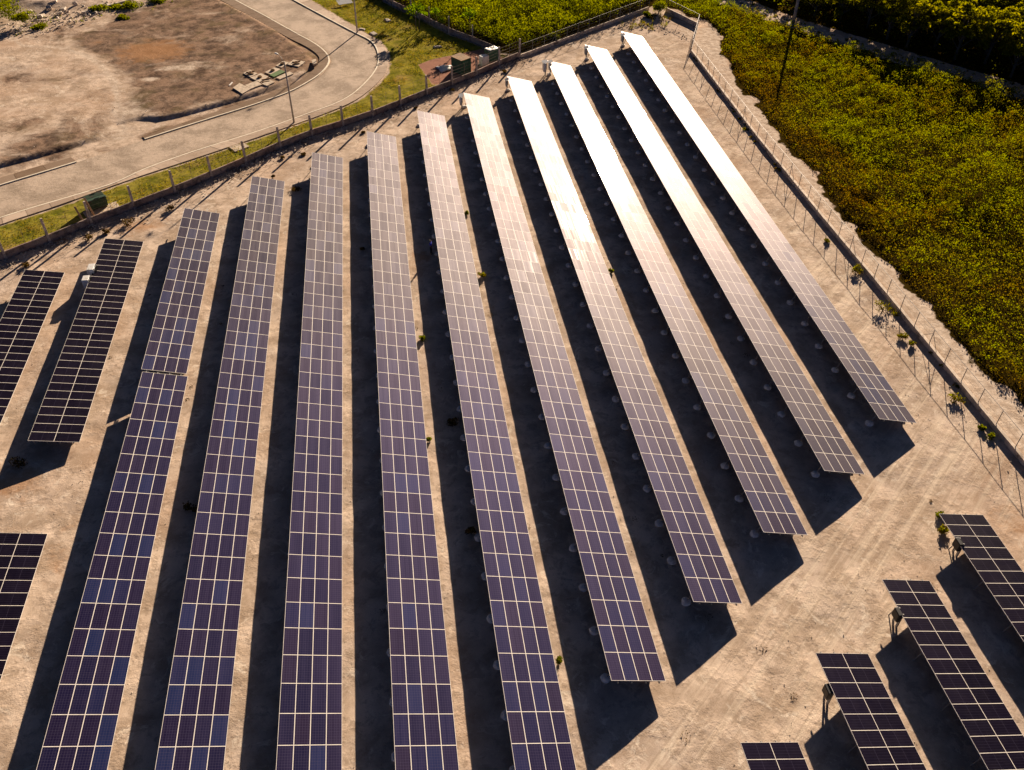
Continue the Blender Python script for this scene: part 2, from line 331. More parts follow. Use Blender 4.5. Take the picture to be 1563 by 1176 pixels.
# ------------------------------------------------------------ survey lines (photograph pixels laid on the ground plane)
OUT_K = [(-70, 360), (0, 332), (110, 300), (179, 280), (212, 261), (289, 233.5), (400, 199.6), (462, 176.6), (508, 161), (533.5, 148.4), (556.6, 128), (572, 110), (578, 94.7), (575.8, 76.8), (566.8, 62.7), (543.8, 52.5), (502.8, 30.7), (467, 11.5), (438.9, -4), (400, -26), (340, -58)]
OUT_P = [(-70, 372), (0, 343.5), (84, 317), (153.5, 291.5), (212, 270.5), (289, 246), (404, 207), (470, 184), (516, 167), (546, 153), (574.5, 130.5), (590, 112), (593, 97.2), (590.5, 79.3), (579, 64), (553, 49), (511, 24.5), (479.8, 5), (452, -12), (412, -33), (352, -64)]
IN_K = [(221.4, 213.7), (300, 188.5), (380, 163.8), (438.9, 143.3), (464.5, 130.5), (492.6, 112.6), (505.4, 94.7), (500.3, 81.9), (482.4, 67), (451.7, 51.2), (418.4, 32), (380, 11.5), (360, 1), (320, -21), (260, -53)]
IN_P = [(217.5, 209.5), (300, 182), (378, 155.5), (431, 138.5), (457, 125), (480, 108), (489.5, 92), (484, 83), (466, 71), (437, 57.5), (403, 37), (366, 17), (344, 5), (304, -16), (244, -47)]
IN2_K = [(-70, 308), (0, 284), (60, 266), (117.7, 248.2)]
IN2_P = [(-70, 297), (0, 272.8), (56, 256), (109, 241.5)]
LOT = [(-120, 300), (0, 257), (61, 241), (110, 227), (158.7, 212.4), (172, 200), (179, 191.5), (212, 184.5), (246, 185.5), (281, 178), (345, 160.5), (400, 144.5), (430, 134), (462, 118), (480, 99), (474, 84), (448, 66), (420, 46), (384, 26), (340, 3), (240, -45), (-500, -45)]
WALL_A = [(-75, 425), (10, 396.5), (76.8, 370.8), (141, 344), (206, 319.7), (268, 296), (324, 273), (376, 250.5), (428.6, 227.5), (476.7, 209), (524, 194), (569.4, 179), (611.6, 162.8), (651.8, 146.5), (690.4, 132), (727.5, 117.5), (761.8, 102), (793, 89)]
WALL_B = [(793, 89.5), (990, 14)]
WALL_2 = [(530, -28), (566, -10), (604, 12), (640, 28), (660, 39), (691, 54), (724, 66), (757, 80)]
KO = GP(OUT_K); PO = GP(OUT_P); KI = GP(IN_K); PI_ = GP(IN_P); KI2 = GP(IN2_K); PI2 = GP(IN2_P)
WA = GP(WALL_A); W2 = GP(WALL_2)
# straighten wall posts onto an even 5 m beat of the wall's own line
WA0, WA1 = Vector((-50.0, 77.6, 0)), WA[-1]
YARD = PO + GP([(500, -80), (540, -35)]) + W2 + GP([(793, 88)]) + WA[::-1][1:]
MIDF = GP([(480, -60), (545, -20)]) + W2 + GP([(793, 84), (990, 12)]) + [Vector((50, 156, 0)), Vector((56, 172, 0)), Vector((-10, 215, 0)), Vector((-30, 200, 0))]
SCEDGE = [(56.5, 141), (53.6, 131), (52.3, 118), (52.0, 104), (51.9, 88), (51.7, 78), (52.3, 63), (52.8, 54), (53.4, 46), (54.5, 30), (56, 5)]
TRACK = [(58.0, 170.0), (62.5, 158.5), (65.5, 152.0), (69.2, 145.2), (72.6, 140.3), (76.4, 135.0), (80.5, 129.0), (86.2, 121.0), (94, 111), (108, 96), (130, 76), (160, 52)]
RFIELD = [(50.5, 156.5), (55.5, 146), ] + SCEDGE + [(170, 5), (170, 42), (128, 73), (106, 93), (92, 108.6), (84.2, 118.8), (78.6, 126.6), (74.5, 132.8), (70.8, 138), (67.2, 143.5), (63.2, 150.5), (60.5, 157), (55, 171), (50, 158)]
PADP = GP([(638, 99), (660, 91), (742, 74), (775, 92), (700, 128), (661, 130)])
DIAG = [(-14, -2), (4, 12), (16, 22), (28, 31.5), (41, 42), (45.5, 50), (46, 70)]

# ------------------------------------------------------------ ground
def make_ground():
    def axis(a, b, st, far):
        c = list(np.arange(a, b+.01, st)); s = st; x = b; hi = []
        while x < far: s *= 1.35; x += s; hi.append(x)
        s = st; x = a; lo = []
        while x > -far: s *= 1.35; x -= s; lo.append(x)
        return np.array(lo[::-1]+c+hi)
    xs = axis(-75, 125, .42, 4000); ys = axis(8, 182, .42, 4000); X, Y = np.meshgrid(xs, ys); nx, ny = len(xs), len(ys)
    A = {}
    A['grass'] = sst(-.5, 1.2, sdpoly(X, Y, YARD))
    A['scrub'] = np.maximum(sst(-.8, .8, sdpoly(X, Y, MIDF)), sst(-.9, .7, sdpoly(X, Y, RFIELD)+(fbm(X, Y, 2.2, 6)-.5)*3.4))
    A['scrub'] = np.maximum(A['scrub'], sst(0, 3, (X-np.interp(Y, *zip(*sorted([(q[1], q[0]) for q in TRACK]))))-1.8)*(Y > 40))
    A['scrub'] = np.maximum(A['scrub'], sst(185, 200, Y))
    A['pad'] = sst(-.3, .3, sdpoly(X, Y, PADP)); A['grass'] *= 1-A['pad']; A['scrub'] *= 1-A['pad']
    br = GP([(100, 62), (190, 18), (330, -18), (490, 75), (490, 100), (400, 138), (250, 184), (205, 170), (190, 120)])
    A['brown'] = sst(-3, 3, sdpoly(X, Y, br))*.9
    for cx, cy, rr, s in ((95, 205, 11, .75), (30, 235, 9, .8), (210, 222, 4, .5), (60, 125, 6, .55), (150, 145, 5, .5), (160, 50, 10, .75), (20, 120, 6, .5), (110, 115, 6, .45), (400, 20, 9, .8), (60, 60, 7, .4)):
        c = G(cx, cy); A['brown'] = np.maximum(A['brown'], s*np.exp(-(((X-c.x)/rr)**2+((Y-c.y)/(rr*.6))**2)))
    A['brown'] = np.maximum(A['brown'], .75*np.exp(-(dline(X, Y, PI_)/1.4)**2)); A['brown'] = np.maximum(A['brown'], .6*np.exp(-(dline(X, Y, WA)/1.6)**2)*(sdpoly(X, Y, YARD) < 0))
    # rusty soil near the left tables
    A['ochre'] = np.zeros_like(X)
    for cx, cy, rx, ry, s in ((235, 82, 7, 6, .95), (215, 345, 4, 3, .7), (15, 740, 3.5, 3, .75), (95, 850, 2.2, 6, .5), (1545, 800, 3, 3, .55), (645, 390, 1.5, 3, .7), (150, 70, 4, 2, .5)):
        c = G(cx, cy); A['ochre'] = np.maximum(A['ochre'], s*np.exp(-(((X-c.x)/rx)**2+((Y-c.y)/ry)**2)))
    pale = np.zeros_like(X)
    for cx, cy, rx, ry, s in ((275, 108, 5, 1.6, .85), (300, 100, 3, 1, .8), (232, 125, 2.5, 1.2, .8), (100, 85, 8, 4, .4), (940, 55, 2.6, 1.8, .9), (1040, 60, 5, 7, .4), (80, 105, 7, 4, .3), (190, 172, 5, 4, .7), (180, 205, 4, 4, .7)):
        c = G(cx, cy); pale = np.maximum(pale, s*np.exp(-(((X-c.x)/rx)**2+((Y-c.y)/ry)**2)))
    arc = GP([(-20, 45), (15, 62), (40, 75), (90, 77), (130, 88), (155, 103), (172, 125), (182, 150), (178, 170), (190, 195)])
    pale = np.maximum(pale, .75*np.exp(-(dline(X, Y, arc)/.9)**2))
    tw = 1.9-.8*sst(72, 84, X); dt = dline(X, Y, TRACK); tr = sst(tw, tw*.5, dt)*(1-.7*sst(.35, .1, dt)*sst(74, 80, X)); pale = np.maximum(pale, tr*(.75-.35*sst(74, 84, X)))  # track less pale along the wood: tree shade put into the soil colour
    pale = np.maximum(pale, .8*sst(0, 1.0, X-49.2)*sst(.5, -.5, X-np.interp(Y, [q[1] for q in SCEDGE[::-1]], [q[0] for q in SCEDGE[::-1]]))*(Y < 143))
    pale = np.maximum(pale, .35*sst(3, 0, np.abs(X-45.6))*(Y < 135)*(Y > 30))
    A['pale'] = pale; A['scrub'] *= 1-tr*.97
    A['way'] = np.maximum(sst(7, 2, dline(X, Y, DIAG)), .8*sst(3.2, 1, np.abs(X-45.8))*(Y < 140))
    # heights: the lot beside the road lies 0.4 m above it, small undulation inside the fence
    d = sdpoly(X, Y, GP(LOT)); Z = .42*sst(.0, .7, d)*(1+.0*X)
    ramp = G(185, 205); Z *= 1-.9*np.exp(-(((X-ramp.x)/3.5)**2+((Y-ramp.y)/6)**2))
    Z += np.where(d > 1.5, (fbm(X, Y, 6, 3)-.5)*.10, 0)
    inside = sst(.5, 2.5, dline(X, Y, WA))*(sdpoly(X, Y, YARD) < 0)*(X < 48)*(Y < 150)
    ins = inside*(sdpoly(X, Y, GP(LOT)) < -14)
    Z += ins*(fbm(X, Y, 3.0, 5)-.5)*.10
    Z += sst(2.0, .3, dline(X, Y, WA))*(sdpoly(X, Y, YARD) < 0)*(fbm(X, Y, 1.2, 9)*.22)
    g = G(70, 6); Z += 1.1*np.exp(-(((X-g.x)/9)**2+((Y-g.y)/5)**2))*(.7+.6*fbm(X, Y, 2, 4))
    far = np.maximum(np.abs(X-25)-150, np.abs(Y-90)-150); Z += np.where(far > 0, np.minimum(far*.0, 0), 0)
    me = bpy.data.meshes.new('ground'); V = np.stack([X, Y, Z], -1).reshape(-1, 3)
    me.vertices.add(nx*ny); me.vertices.foreach_set('co', V.astype(np.float32).ravel())
    i = np.arange(nx*ny).reshape(ny, nx); F = np.stack([i[:-1, :-1], i[:-1, 1:], i[1:, 1:], i[1:, :-1]], -1).reshape(-1, 4)
    me.loops.add(F.size); me.loops.foreach_set('vertex_index', F.astype(np.int32).ravel()); me.polygons.add(len(F))
    me.polygons.foreach_set('loop_start', np.arange(0, F.size, 4, dtype=np.int32)); me.polygons.foreach_set('loop_total', np.full(len(F), 4, dtype=np.int32))
    me.polygons.foreach_set('use_smooth', np.ones(len(F), bool))
    for k, a in A.items():
        at = me.attributes.new(k, 'FLOAT', 'POINT'); at.data.foreach_set('value', a.astype(np.float32).ravel())
    me.materials.append(M['ground']); me.update()
    tag(link('ground', me), kind='structure')
make_ground()

# ------------------------------------------------------------ road, kerbs, pavements
def resample(P, n=None, step=None):
    P = [Vector(p) for p in P]; L = [0]
    for a, b in zip(P, P[1:]): L.append(L[-1]+(b-a).length)
    if n is None: n = max(2, int(L[-1]/step)+1)
    out = []; k = 0
    for i in range(n):
        t = L[-1]*i/(n-1)
        while k < len(L)-2 and L[k+1] < t: k += 1
        out.append(P[k].lerp(P[k+1], (t-L[k])/max(1e-6, L[k+1]-L[k])))
    return out
def chaikin(P, it=2):
    for _ in range(it):
        Q = [P[0]]
        for a, b in zip(P, P[1:]): Q += [a.lerp(b, .25), a.lerp(b, .75)]
        P = Q+[P[-1]]
    return P
def road():
    inner = [Vector(p) for p in KI2]+GP([(170, 231)])+[Vector(p) for p in KI]; n, m_ = 140, 9
    # pair the two edges piece by piece so that the strips stay square across the bend
    ko_, ki_ = [Vector(p) for p in KO], inner; br = [(0, 0), (4, 5), (9, 8), (12, 11), (16, 14), (len(ko_)-1, len(ki_)-1)]; A_ = []; B_ = []
    for (a0, b0), (a1, b1) in zip(br, br[1:]): A_ += resample(ko_[a0:a1+1], 26)[:-1]; B_ += resample(ki_[b0:b1+1], 26)[:-1]
    A_.append(ko_[-1]); B_.append(ki_[-1]); n = len(A_); vs = []
    for p, q in zip(A_, B_):
        for k in range(m_): v = p.lerp(q, k/(m_-1)); vs.append((v.x, v.y, .012))
    me = MB().add(vs, [(i*m_+k, i*m_+k+1, (i+1)*m_+k+1, (i+1)*m_+k) for i in range(n-1) for k in range(m_-1)]).mesh('road', [])
    bm = bmesh.new(); bm.from_mesh(me); bm.normal_update()
    bmesh.ops.reverse_faces(bm, faces=[f for f in bm.faces if f.normal.z < 0]); bm.to_mesh(me); bm.free()
    co = np.array([v.co[:] for v in me.vertices]); e = np.exp(-np.minimum(dline(co[:, 0], co[:, 1], KO), dline(co[:, 0], co[:, 1], KI))/1.0)
    at = me.attributes.new('edge', 'FLOAT', 'POINT'); at.data.foreach_set('value', e.astype(np.float32)); me.materials.clear(); me.materials.append(M['road'])
    tag(link('road', me), kind='structure')
road()
def strip(name, A, B, z, mat, seg, lo=.25, hi=1.0, gap=.02):
    n = max(2, int(sum((b-a).length for a, b in zip(A, A[1:]))/seg)+1)
    sub = 3; A = resample(chaikin(A), (n-1)*sub+1); B = resample(chaikin(B), (n-1)*sub+1); mb = MB(); tones = []
    for i in range(n-1):
        t = random.random(); t = lo+(hi-lo)*(t if random.random() < .65 else t*.3); dz = random.uniform(-.012, .012)
        a = A[i*sub:i*sub+sub+1]; b = B[i*sub:i*sub+sub+1]; d = (a[-1]-a[0]).normalized()*gap
        a = [a[0]+d]+a[1:-1]+[a[-1]-d]; b = [b[0]+d]+b[1:-1]+[b[-1]-d]; m_ = len(a)
        vs = [(p.x, p.y, z+dz) for p in a]+[(p.x, p.y, z+dz) for p in b]+[(p.x, p.y, -.05) for p in a]+[(p.x, p.y, -.05) for p in b]
        fs = []
        for k in range(m_-1): fs += [(k, k+1, m_+k+1, m_+k), (2*m_+k, 2*m_+k+1, k+1, k), (m_+k, m_+k+1, 3*m_+k+1, 3*m_+k)]
        fs += [(0, m_, 3*m_, 2*m_), (m_-1, 3*m_-1, 4*m_-1, 2*m_-1)]
        mb.add(vs, fs); tones += [t]*len(fs)
    me = mb.mesh(name, mat); at = me.attributes.new('tone', 'FLOAT', 'FACE'); at.data.foreach_set('value', tones)
    bm = bmesh.new(); bm.from_mesh(me); bmesh.ops.recalc_face_normals(bm, faces=bm.faces[:]); bm.to_mesh(me); bm.free()
    return tag(link(name, me), kind='structure')
def inset(P, Q, w):       # a line w metres from P towards Q
    P2 = resample(chaikin(P), 80); Q2 = resample(chaikin(Q), 80); return [p+(q-p).normalized()*w for p, q in zip(P2, Q2)], P2
ko_in, ko = inset(KO, PO, .2); strip('kerb', ko, ko_in, .125, M['kerb'], 3.0, .7, 1, .004)
strip('pavement', [k+(q-k).normalized()*.012 for k, q in zip(ko_in, resample(chaikin(PO), 80))], PO, .11, M['paving'], 2.6, .45, 1)
ki_in, ki = inset(KI, PI_, .2); strip('kerb', ki, ki_in, .125, M['kerb'], 3.0, .7, 1, .004)
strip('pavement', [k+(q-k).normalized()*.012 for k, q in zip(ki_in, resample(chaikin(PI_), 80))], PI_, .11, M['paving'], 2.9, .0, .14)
k2_in, k2 = inset(KI2, PI2, .2); strip('kerb', k2, k2_in, .125, M['kerb'], 3.0, .7, 1, .004)
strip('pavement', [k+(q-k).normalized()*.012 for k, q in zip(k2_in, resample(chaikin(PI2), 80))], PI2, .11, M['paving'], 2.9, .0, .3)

# ------------------------------------------------------------ solar tables
GAPM = .006
def module_parts(wx, wy, dark):
    """glass laminate and raised frame of one module, centred, top at z = 0; wx across slope, wy along the row"""
    a, b = wx/2-GAPM/2, wy/2-GAPM/2; fr = .015 if dark else .019
    gl = [(-a+.004, -b+.004), (a-.004, -b+.004), (a-.004, b-.004), (-a+.004, b-.004)]
    gv = [(x, y, 0) for x, y in gl]+[(x, y, -.03) for x, y in gl]; gf = [(0, 1, 2, 3), (7, 6, 5, 4), (0, 4, 5, 1), (1, 5, 6, 2), (2, 6, 7, 3), (3, 7, 4, 0)]
    o_ = [(-a, -b), (a, -b), (a, b), (-a, b)]; i_ = [(-a+fr, -b+fr), (a-fr, -b+fr), (a-fr, b-fr), (-a+fr, b-fr)]
    fv = [(x, y, .004) for x, y in o_]+[(x, y, .004) for x, y in i_]+[(x, y, -.04) for x, y in o_]+[(x, y, .0015) for x, y in i_]
    ff = []
    for k in range(4): j = (k+1) % 4; ff += [(k, j, 4+j, 4+k), (8+k, 8+j, j, k), (4+k, 4+j, 12+j, 12+k)]
    return gv, gf, fv, ff
VAR = 14
_cache = {}
def module_meshes(wx, wy, dark):
    key = (round(wx, 3), round(wy, 3), dark)
    if key in _cache: return _cache[key]
    gv, gf, fv, ff = module_parts(wx, wy, dark); gl = []
    for k in range(VAR):
        me = MB().add(gv, [gf[0]], 0).add(gv, gf[1:], 1).mesh('solar_panel', [M['pvd' if dark else 'pv'], M['back']])
        uv = me.uv_layers.new(name='UVMap')
        for lp in me.loops: c = me.vertices[lp.vertex_index].co; uv.data[lp.index].uv = (c.x/wx+.5, c.y/wy+.5)
        at = me.attributes.new('pv', 'FLOAT', 'FACE'); at.data.foreach_set('value', [random.random()]*len(me.polygons)); gl.append(me)
    _cache[key] = (gl, MB().add(fv, ff).mesh('frame', M['frame'])); return _cache[key]
def inframe(p):
    d = Vector(p)-Vector((0, 0, CAMH)); z = d.dot(FW); x = FPX*d.dot(RT)/z; y = FPX*d.dot(UP)/z
    return abs(x) < 800 and abs(y) < 605, z
def solar_table(label, xlow, ytop, n, pitch, tilt, W, across, dark, zlow=.64, over=.12, foot0=1.05):
    """n modules along the row from ytop towards -y, `across` modules up the slope; low edge at xlow faces +x"""
    L = n*pitch; yb = ytop-L; t = empty('solar_table', (xlow-W/2, (ytop+yb)/2, 0)); th = R(tilt)
    tag(t, label, 'solar panels', 'rows of ground mounted solar tables'); c, s = math.cos(th), math.sin(th); wx = W/across
    loc = lambda q, y, dz=0: Vector((W/2-q*c+dz*s, y-(ytop+yb)/2, zlow+q*s+dz*c))     # q metres up the slope
    gl, fr = module_meshes(wx, pitch, dark); cells = []
    for i in range(n):
        for j in range(across):
            y = ytop-(i+.5)*pitch; p = loc((j+.5)*wx, y); ok, z = inframe(t.location+p)
            cells.append(((0 if ok else 1000)+z, p))
    cells.sort(key=lambda e: e[0])
    for k, (_, p) in enumerate(cells[:100]):
        o = link('solar_panel', random.choice(gl), t, p, (0, th, 0)); link('frame', fr, o)
    rest = cells[100:]
    if rest:
        gv, gf, fv, ff = module_parts(wx, pitch, dark); gv = np.array(gv); fv = np.array(fv)
        Rm = np.array([[c, 0, s], [0, 1, 0], [-s, 0, c]]); P = np.array([p[:] for _, p in rest]); pr = rng.random(len(rest))
        gw = (gv@Rm.T)[None]+P[:, None]; fw_ = (fv@Rm.T)[None]+P[:, None]
        Q = []; mi = []; at = []; uvs = []
        for f in gf: Q.append(gw[:, f]); mi.append(np.full(len(P), 0 if f == gf[0] else 1)); at.append(pr); uvs.append(np.tile(np.array([(gv[i][0]/wx+.5, gv[i][1]/pitch+.5) for i in f]), (len(P), 1, 1)))
        for f in ff: Q.append(fw_[:, f]); mi.append(np.full(len(P), 2)); at.append(pr); uvs.append(np.zeros((len(P), 4, 2)))
        me = quadmesh('solar_panels_far', np.concatenate(Q), [M['pvd' if dark else 'pv'], M['back'], M['frame']], {'pv': np.concatenate(at)}, mi=np.concatenate(mi))
        uv = me.uv_layers.new(name='UVMap'); uv.data.foreach_set('uv', np.concatenate(uvs).astype(np.float32).ravel())
        tag(link('solar_panels', me, t), kind='stuff')
    # support structure under the laminates
    th_m = Matrix(((c, 0, s), (0, 1, 0), (-s, 0, c)))
    for q in ([.12*W, .37*W, .63*W, .88*W]):
        mb = MB(); p = loc(q, (ytop+yb)/2+over/2*0, -.085); mb.box(p, (.06, L+2*over, .08), M=th_m); mb.build('purlin', M['galv'], t)
    ys = []; y = yb+foot0
    while y < ytop-.3: ys.append(y); y += 3.53
    leg_me = {}
    for y in ys:
        mb = MB(); a = loc(.05*W, y, -.165); b = loc(.95*W, y, -.165); mb.box((a+b)/2, ((b-a).length, .06, .08), M=th_m); mb.build('rafter', M['galv'], t)
        for q, nm in ((.15*W, 0), (.86*W, 1)):
            top = loc(q, y, -.2); xb = top.x if nm == 0 else loc(W, y).x+.05+random.uniform(-.06, .06)
            key = (nm, round(top.z, 3))
            if nm == 0:
                if key not in leg_me: leg_me[key] = MB().box((0, 0, top.z/2), (.09, .07, top.z)).mesh('leg', M['galv'])
                link('leg', leg_me[key], t, (top.x, top.y, 0))
            else: MB().tube([(xb, top.y, .0), (top.x, top.y, top.z)], .042, 6).build('leg', M['galv'], t)
            if nm == 1 and 'foot' not in leg_me:
                for kk in range(5):
                    mb = MB(); rr = [.33, .36, .33, .24, .05]; zz = [-.1, .05, .16, .23, .25]; nseg = 11; vs = []
                    for r_, z_ in zip(rr, zz):
                        for a_ in range(nseg): g_ = r_*random.uniform(.86, 1.1); vs.append((g_*math.cos(2*math.pi*a_/nseg), g_*math.sin(2*math.pi*a_/nseg), z_))
                    fs = [(r*nseg+a_, r*nseg+(a_+1) % nseg, (r+1)*nseg+(a_+1) % nseg, (r+1)*nseg+a_) for r in range(4) for a_ in range(nseg)]+[tuple(4*nseg+a_ for a_ in range(nseg))]
                    f_ = mb.add(vs, fs).mesh('footing', M['footing']); f_.polygons.foreach_set('use_smooth', [True]*len(f_.polygons)); leg_me.setdefault('foot', []).append(f_)
            if dark: continue
            if nm == 1: link('footing', random.choice(leg_me['foot']), t, (xb, top.y, 0), (0, 0, random.uniform(0, 6)))
            else: link('footing', random.choice(leg_me.get('foot', [None])) if 'foot' in leg_me else MB().box((0, 0, .05), (.4, .4, .2)).mesh('footing', M['footing']), t, (xb, top.y, -.04))
    return t
LR = [
 ('short upper table of the leftmost four-wide row, ending at the gap across it', -19.78, 89.74, 14, 2.0, .55),
 ('long lower table of the leftmost four-wide row, from its gap to the bottom edge', -19.62, 61.36, 30, 2.0, .12),
 ('second long four-wide row from the left, just right of the row that has a gap', -12.9, 96.4, 45, 2.0, .12),
 ('long four-wide solar row, third from the left, its right edge running straight up the photo', -6.02, 101.65, 45, 2.003, .12),
 ('fourth long four-wide row from the left, left of the aisle where a person stands', .80, 106.75, 45, 2.005, .12),
 ('long four-wide row with the person in blue standing at its left edge', 7.65, 112.3, 45, 2.013, .12),
 ('long four-wide row whose near end lies lowest inside the photo', 14.46, 117.45, 45, 2.0127, .12),
 ('long four-wide row just left of the row with the bright glare spot', 21.33, 122.57, 45, 2.017, .12),
 ('long four-wide row carrying the brightest sun glare, twin cabinets at its far corner', 28.22, 127.7, 45, 2.018, .12),
 ('long four-wide solar row right of the glare spot, next to the outermost row', 35.2, 133.45, 45, 2.030, .12),
 ('outermost long four-wide row, nearest the boundary fence and the scrub field', 42.25, 138.55, 45, 2.0325, .12)]
for lab, x, y, n, p, ov in LR: solar_table(lab, x, y, n, p, 14.69, 3.784, 4, False, over=ov)
SR = [
 ('dark two-wide solar table at the far left, cut by the left edge of the photo', -34.25, 79.7, 26, 1.02, 10.4, 3.7),
 ('dark two-wide solar table with two white cabinets at its upper left side', -27.27, 84.75, 30, 1.0215, 10.4, 3.85),
 ('dark two-wide table low at the left edge, below an open patch of bare soil', -27.45, 44.6, 30, 1.0415, 11.9, 3.6),
 ('dark two-wide table barely entering at the bottom edge, leftmost across the dirt way', 21.31, 21.87, 30, 1.04, 15.2, 3.99),
 ('second dark two-wide table from the left across the dirt way', 28.24, 26.94, 30, 1.053, 14.3, 4.04),
 ('third dark two-wide table from the left across the dirt way', 35.19, 31.82, 30, 1.04, 13.0, 3.97),
 ('rightmost dark two-wide table across the dirt way, cut by the right edge', 42.32, 36.92, 30, 1.0523, 11.1, 3.956)]
for lab, x, y, n, p, ti, W in SR: solar_table(lab, x, y, n, p, ti, W, 2, True)

# ------------------------------------------------------------ inverter cabinets
def cabinet(x, y, label, size=(.34, .8, 1.05), z0=.75, n=1, rz=0.0, body='white', hood=True, group='inverter cabinets at the table ends'):
    t = empty('inverter_cabinet', (x, y, 0), rz); tag(t, label, 'inverter', group); sx, sy, sz = size
    for s in (-1, 1): MB().box((0, s*sy*.38, (z0+sz)/2), (.09, .09, z0+sz-.03)).build('post', M['galv'], t)
    mb = MB().box((-sx*.62, 0, z0+sz/2), (sx, sy, sz)); b = mb.build('casing', M[body], t, bevel=.03)
    MB().box((-sx*1.12-.012, 0, z0+sz*.52), (.02, sy*.86, sz*.82)).build('door', M[body], b)
    hs = MB()
    for k in range(9): hs.box((.06, -sy*.36+k*sy*.09, z0+sz*.55), (.10, .012, sz*.6))
    hs.build('heat_sink', M['dark'], t)
    if hood: MB().add([(-sx*1.5, -sy*.6, z0+sz+.0), (.22, -sy*.6, z0+sz+.22), (.22, sy*.6, z0+sz+.22), (-sx*1.5, sy*.6, z0+sz), (-sx*1.5, -sy*.6, z0+sz-.03), (.22, -sy*.6, z0+sz+.19), (.22, sy*.6, z0+sz+.19), (-sx*1.5, sy*.6, z0+sz-.03)], [(0, 1, 2, 3), (7, 6, 5, 4), (0, 4, 5, 1), (1, 5, 6, 2), (2, 6, 7, 3), (3, 7, 4, 0)]).build('hood', M[body], t)
    mb = MB().tube([(0, sy*.2, 0), (0, sy*.2, z0)], .03).tube([(0, -sy*.2, 0), (0, -sy*.2, z0)], .03); mb.build('conduit', M['grey'], t)
    return t
cabinet(10.35, 115.6, 'slim white inverter cabinet at the far left corner of the sixth long row', (.26, 1.0, 1.15))
cabinet(24.0, 125.9, 'taller white inverter cabinet standing clear of the glare row at its far left corner', (.34, 1.0, 1.3))
cabinet(24.85, 126.3, 'white inverter cabinet tucked against the far left corner of the glare row', (.26, .8, 1.1))
cabinet(31.5, 131.6, 'dark backed inverter cabinet at the far left corner of the row beside the outermost one', (.26, .8, 1.0), body='grey')
cabinet(38.5, 136.4, 'small grey inverter cabinet at the far left corner of the outermost long row', (.26, .8, 1.0), body='grey')
cabinet(17.5, 121.0, 'narrow grey inverter cabinet at the far left corner of the seventh long row', (.2, .6, .9), body='grey')
q = G(139, 408, 1.7); cabinet(q.x+.35, q.y, 'white cabinet on posts, upper of the two beside the dark left table', (.62, 1.15, 1.15), .6, hood=False)
q = G(131, 425, 1.5); cabinet(q.x+.35, q.y, 'white cabinet on posts, lower of the two beside the dark left table', (.62, .9, .95), .6, hood=False)
cabinet(31.45, 29.2, 'inverter on posts beside the third table across the dirt way', (.3, .7, .8), .75, body='dark', hood=False)
cabinet(38.7, 34.2, 'inverter on posts beside the rightmost table across the dirt way', (.3, .7, .8), .75, body='dark', hood=False)
cabinet(24.4, 24.5, 'inverter on posts beside the second table across the dirt way', (.3, .7, .8), .75, body='dark', hood=False)

# ------------------------------------------------------------ walls and fences
def wall_run(name, label, cat, P, h, thick, mat, part='wall_body', postfn=None, parent=None, cap=False):
    c = Vector(P[0]); t = parent or empty(name, (c.x, c.y, 0))
    if not parent: tag(t, label, cat)
    Q = resample([Vector(p) for p in P], step=1.2); mb = MB(); n = len(Q); vs = []; uvs = []; dist = 0
    for i, p in enumerate(Q):
        d = (Q[min(i+1, n-1)]-Q[max(i-1, 0)]).normalized(); nn = Vector((-d.y, d.x, 0))*thick/2
        if i: dist += (p-Q[i-1]).length
        hh = h+random.uniform(-.02, .02)
        for s, z in ((-1, -.1), (-1, hh), (1, hh), (1, -.1)): q = p+nn*s-c; vs.append((q.x, q.y, z)); uvs.append((dist, z))
    fs = []
    for i in range(n-1):
        for k in range(3): fs.append((4*i+k, 4*i+4+k, 4*i+5+k, 4*i+1+k))
    fs += [(0, 1, 2, 3), (4*n-1, 4*n-2, 4*n-3, 4*n-4)]
    mb.add(vs, fs); me = mb.mesh(part, mat); uv = me.uv_layers.new(name='UVMap')
    for lp in me.loops: uv.data[lp.index].uv = uvs[lp.vertex_index]
    bm = bmesh.new(); bm.from_mesh(me); bmesh.ops.recalc_face_normals(bm, faces=bm.faces[:]); bm.to_mesh(me); bm.free()
    link(part, me, t); return t, c
def line_wire(mb, A, B, z, r=.012, sag=.04, c=Vector((0, 0, 0))):
    pts = []
    for k in range(7): q = A.lerp(B, k/6)-c; pts.append((q.x, q.y, z-sag*(1-(k/3-1)**2)))
    mb.tube(pts, r, 3, cap=False)
t, c = wall_run('block_wall', 'stained block wall with tall leaning concrete posts along the left side of the solar rows', 'wall', WA, 1.0, .16, M['block'])
for i, p in enumerate(WA):
    q = p-c; MB().box((q.x, q.y, 1.45), (.27, .27, 3.1), rz=R(33), top=.85).build('post', M['post'], t, bevel=.02).rotation_euler = (0, 0, 0)
for zz in (1.35, 1.8, 2.25, 2.75):
    mb = MB()
    for a, b in zip(WA, WA[1:]): line_wire(mb, a, b, zz, .011, .05, c)
    mb.build('wire', M['wire'], t)
for i, (a, b) in enumerate(zip(WA, WA[1:])):
    q = a.lerp(b, .5)-c; MB().tube([(q.x, q.y, .95), (q.x+.03, q.y, 2.75)], .02, 5).build('dropper', M['wire'], t)
W2x = resample(W2, step=5.0)
t, c = wall_run('block_wall', 'stained block wall with concrete posts between the grass yard and the green bushes', 'wall', W2x, .95, .16, M['block'])
for p in W2x[:-1]:
    q = p-c; MB().box((q.x, q.y, 1.35), (.2, .2, 2.8), rz=R(-35), top=.85).build('post', M['post'], t, bevel=.02)
for zz in (1.35, 1.85, 2.4):
    mb = MB()
    for a, b in zip(W2x, W2x[1:]): line_wire(mb, a, b, zz, .011, .05, c)
    mb.build('wire', M['wire'], t)
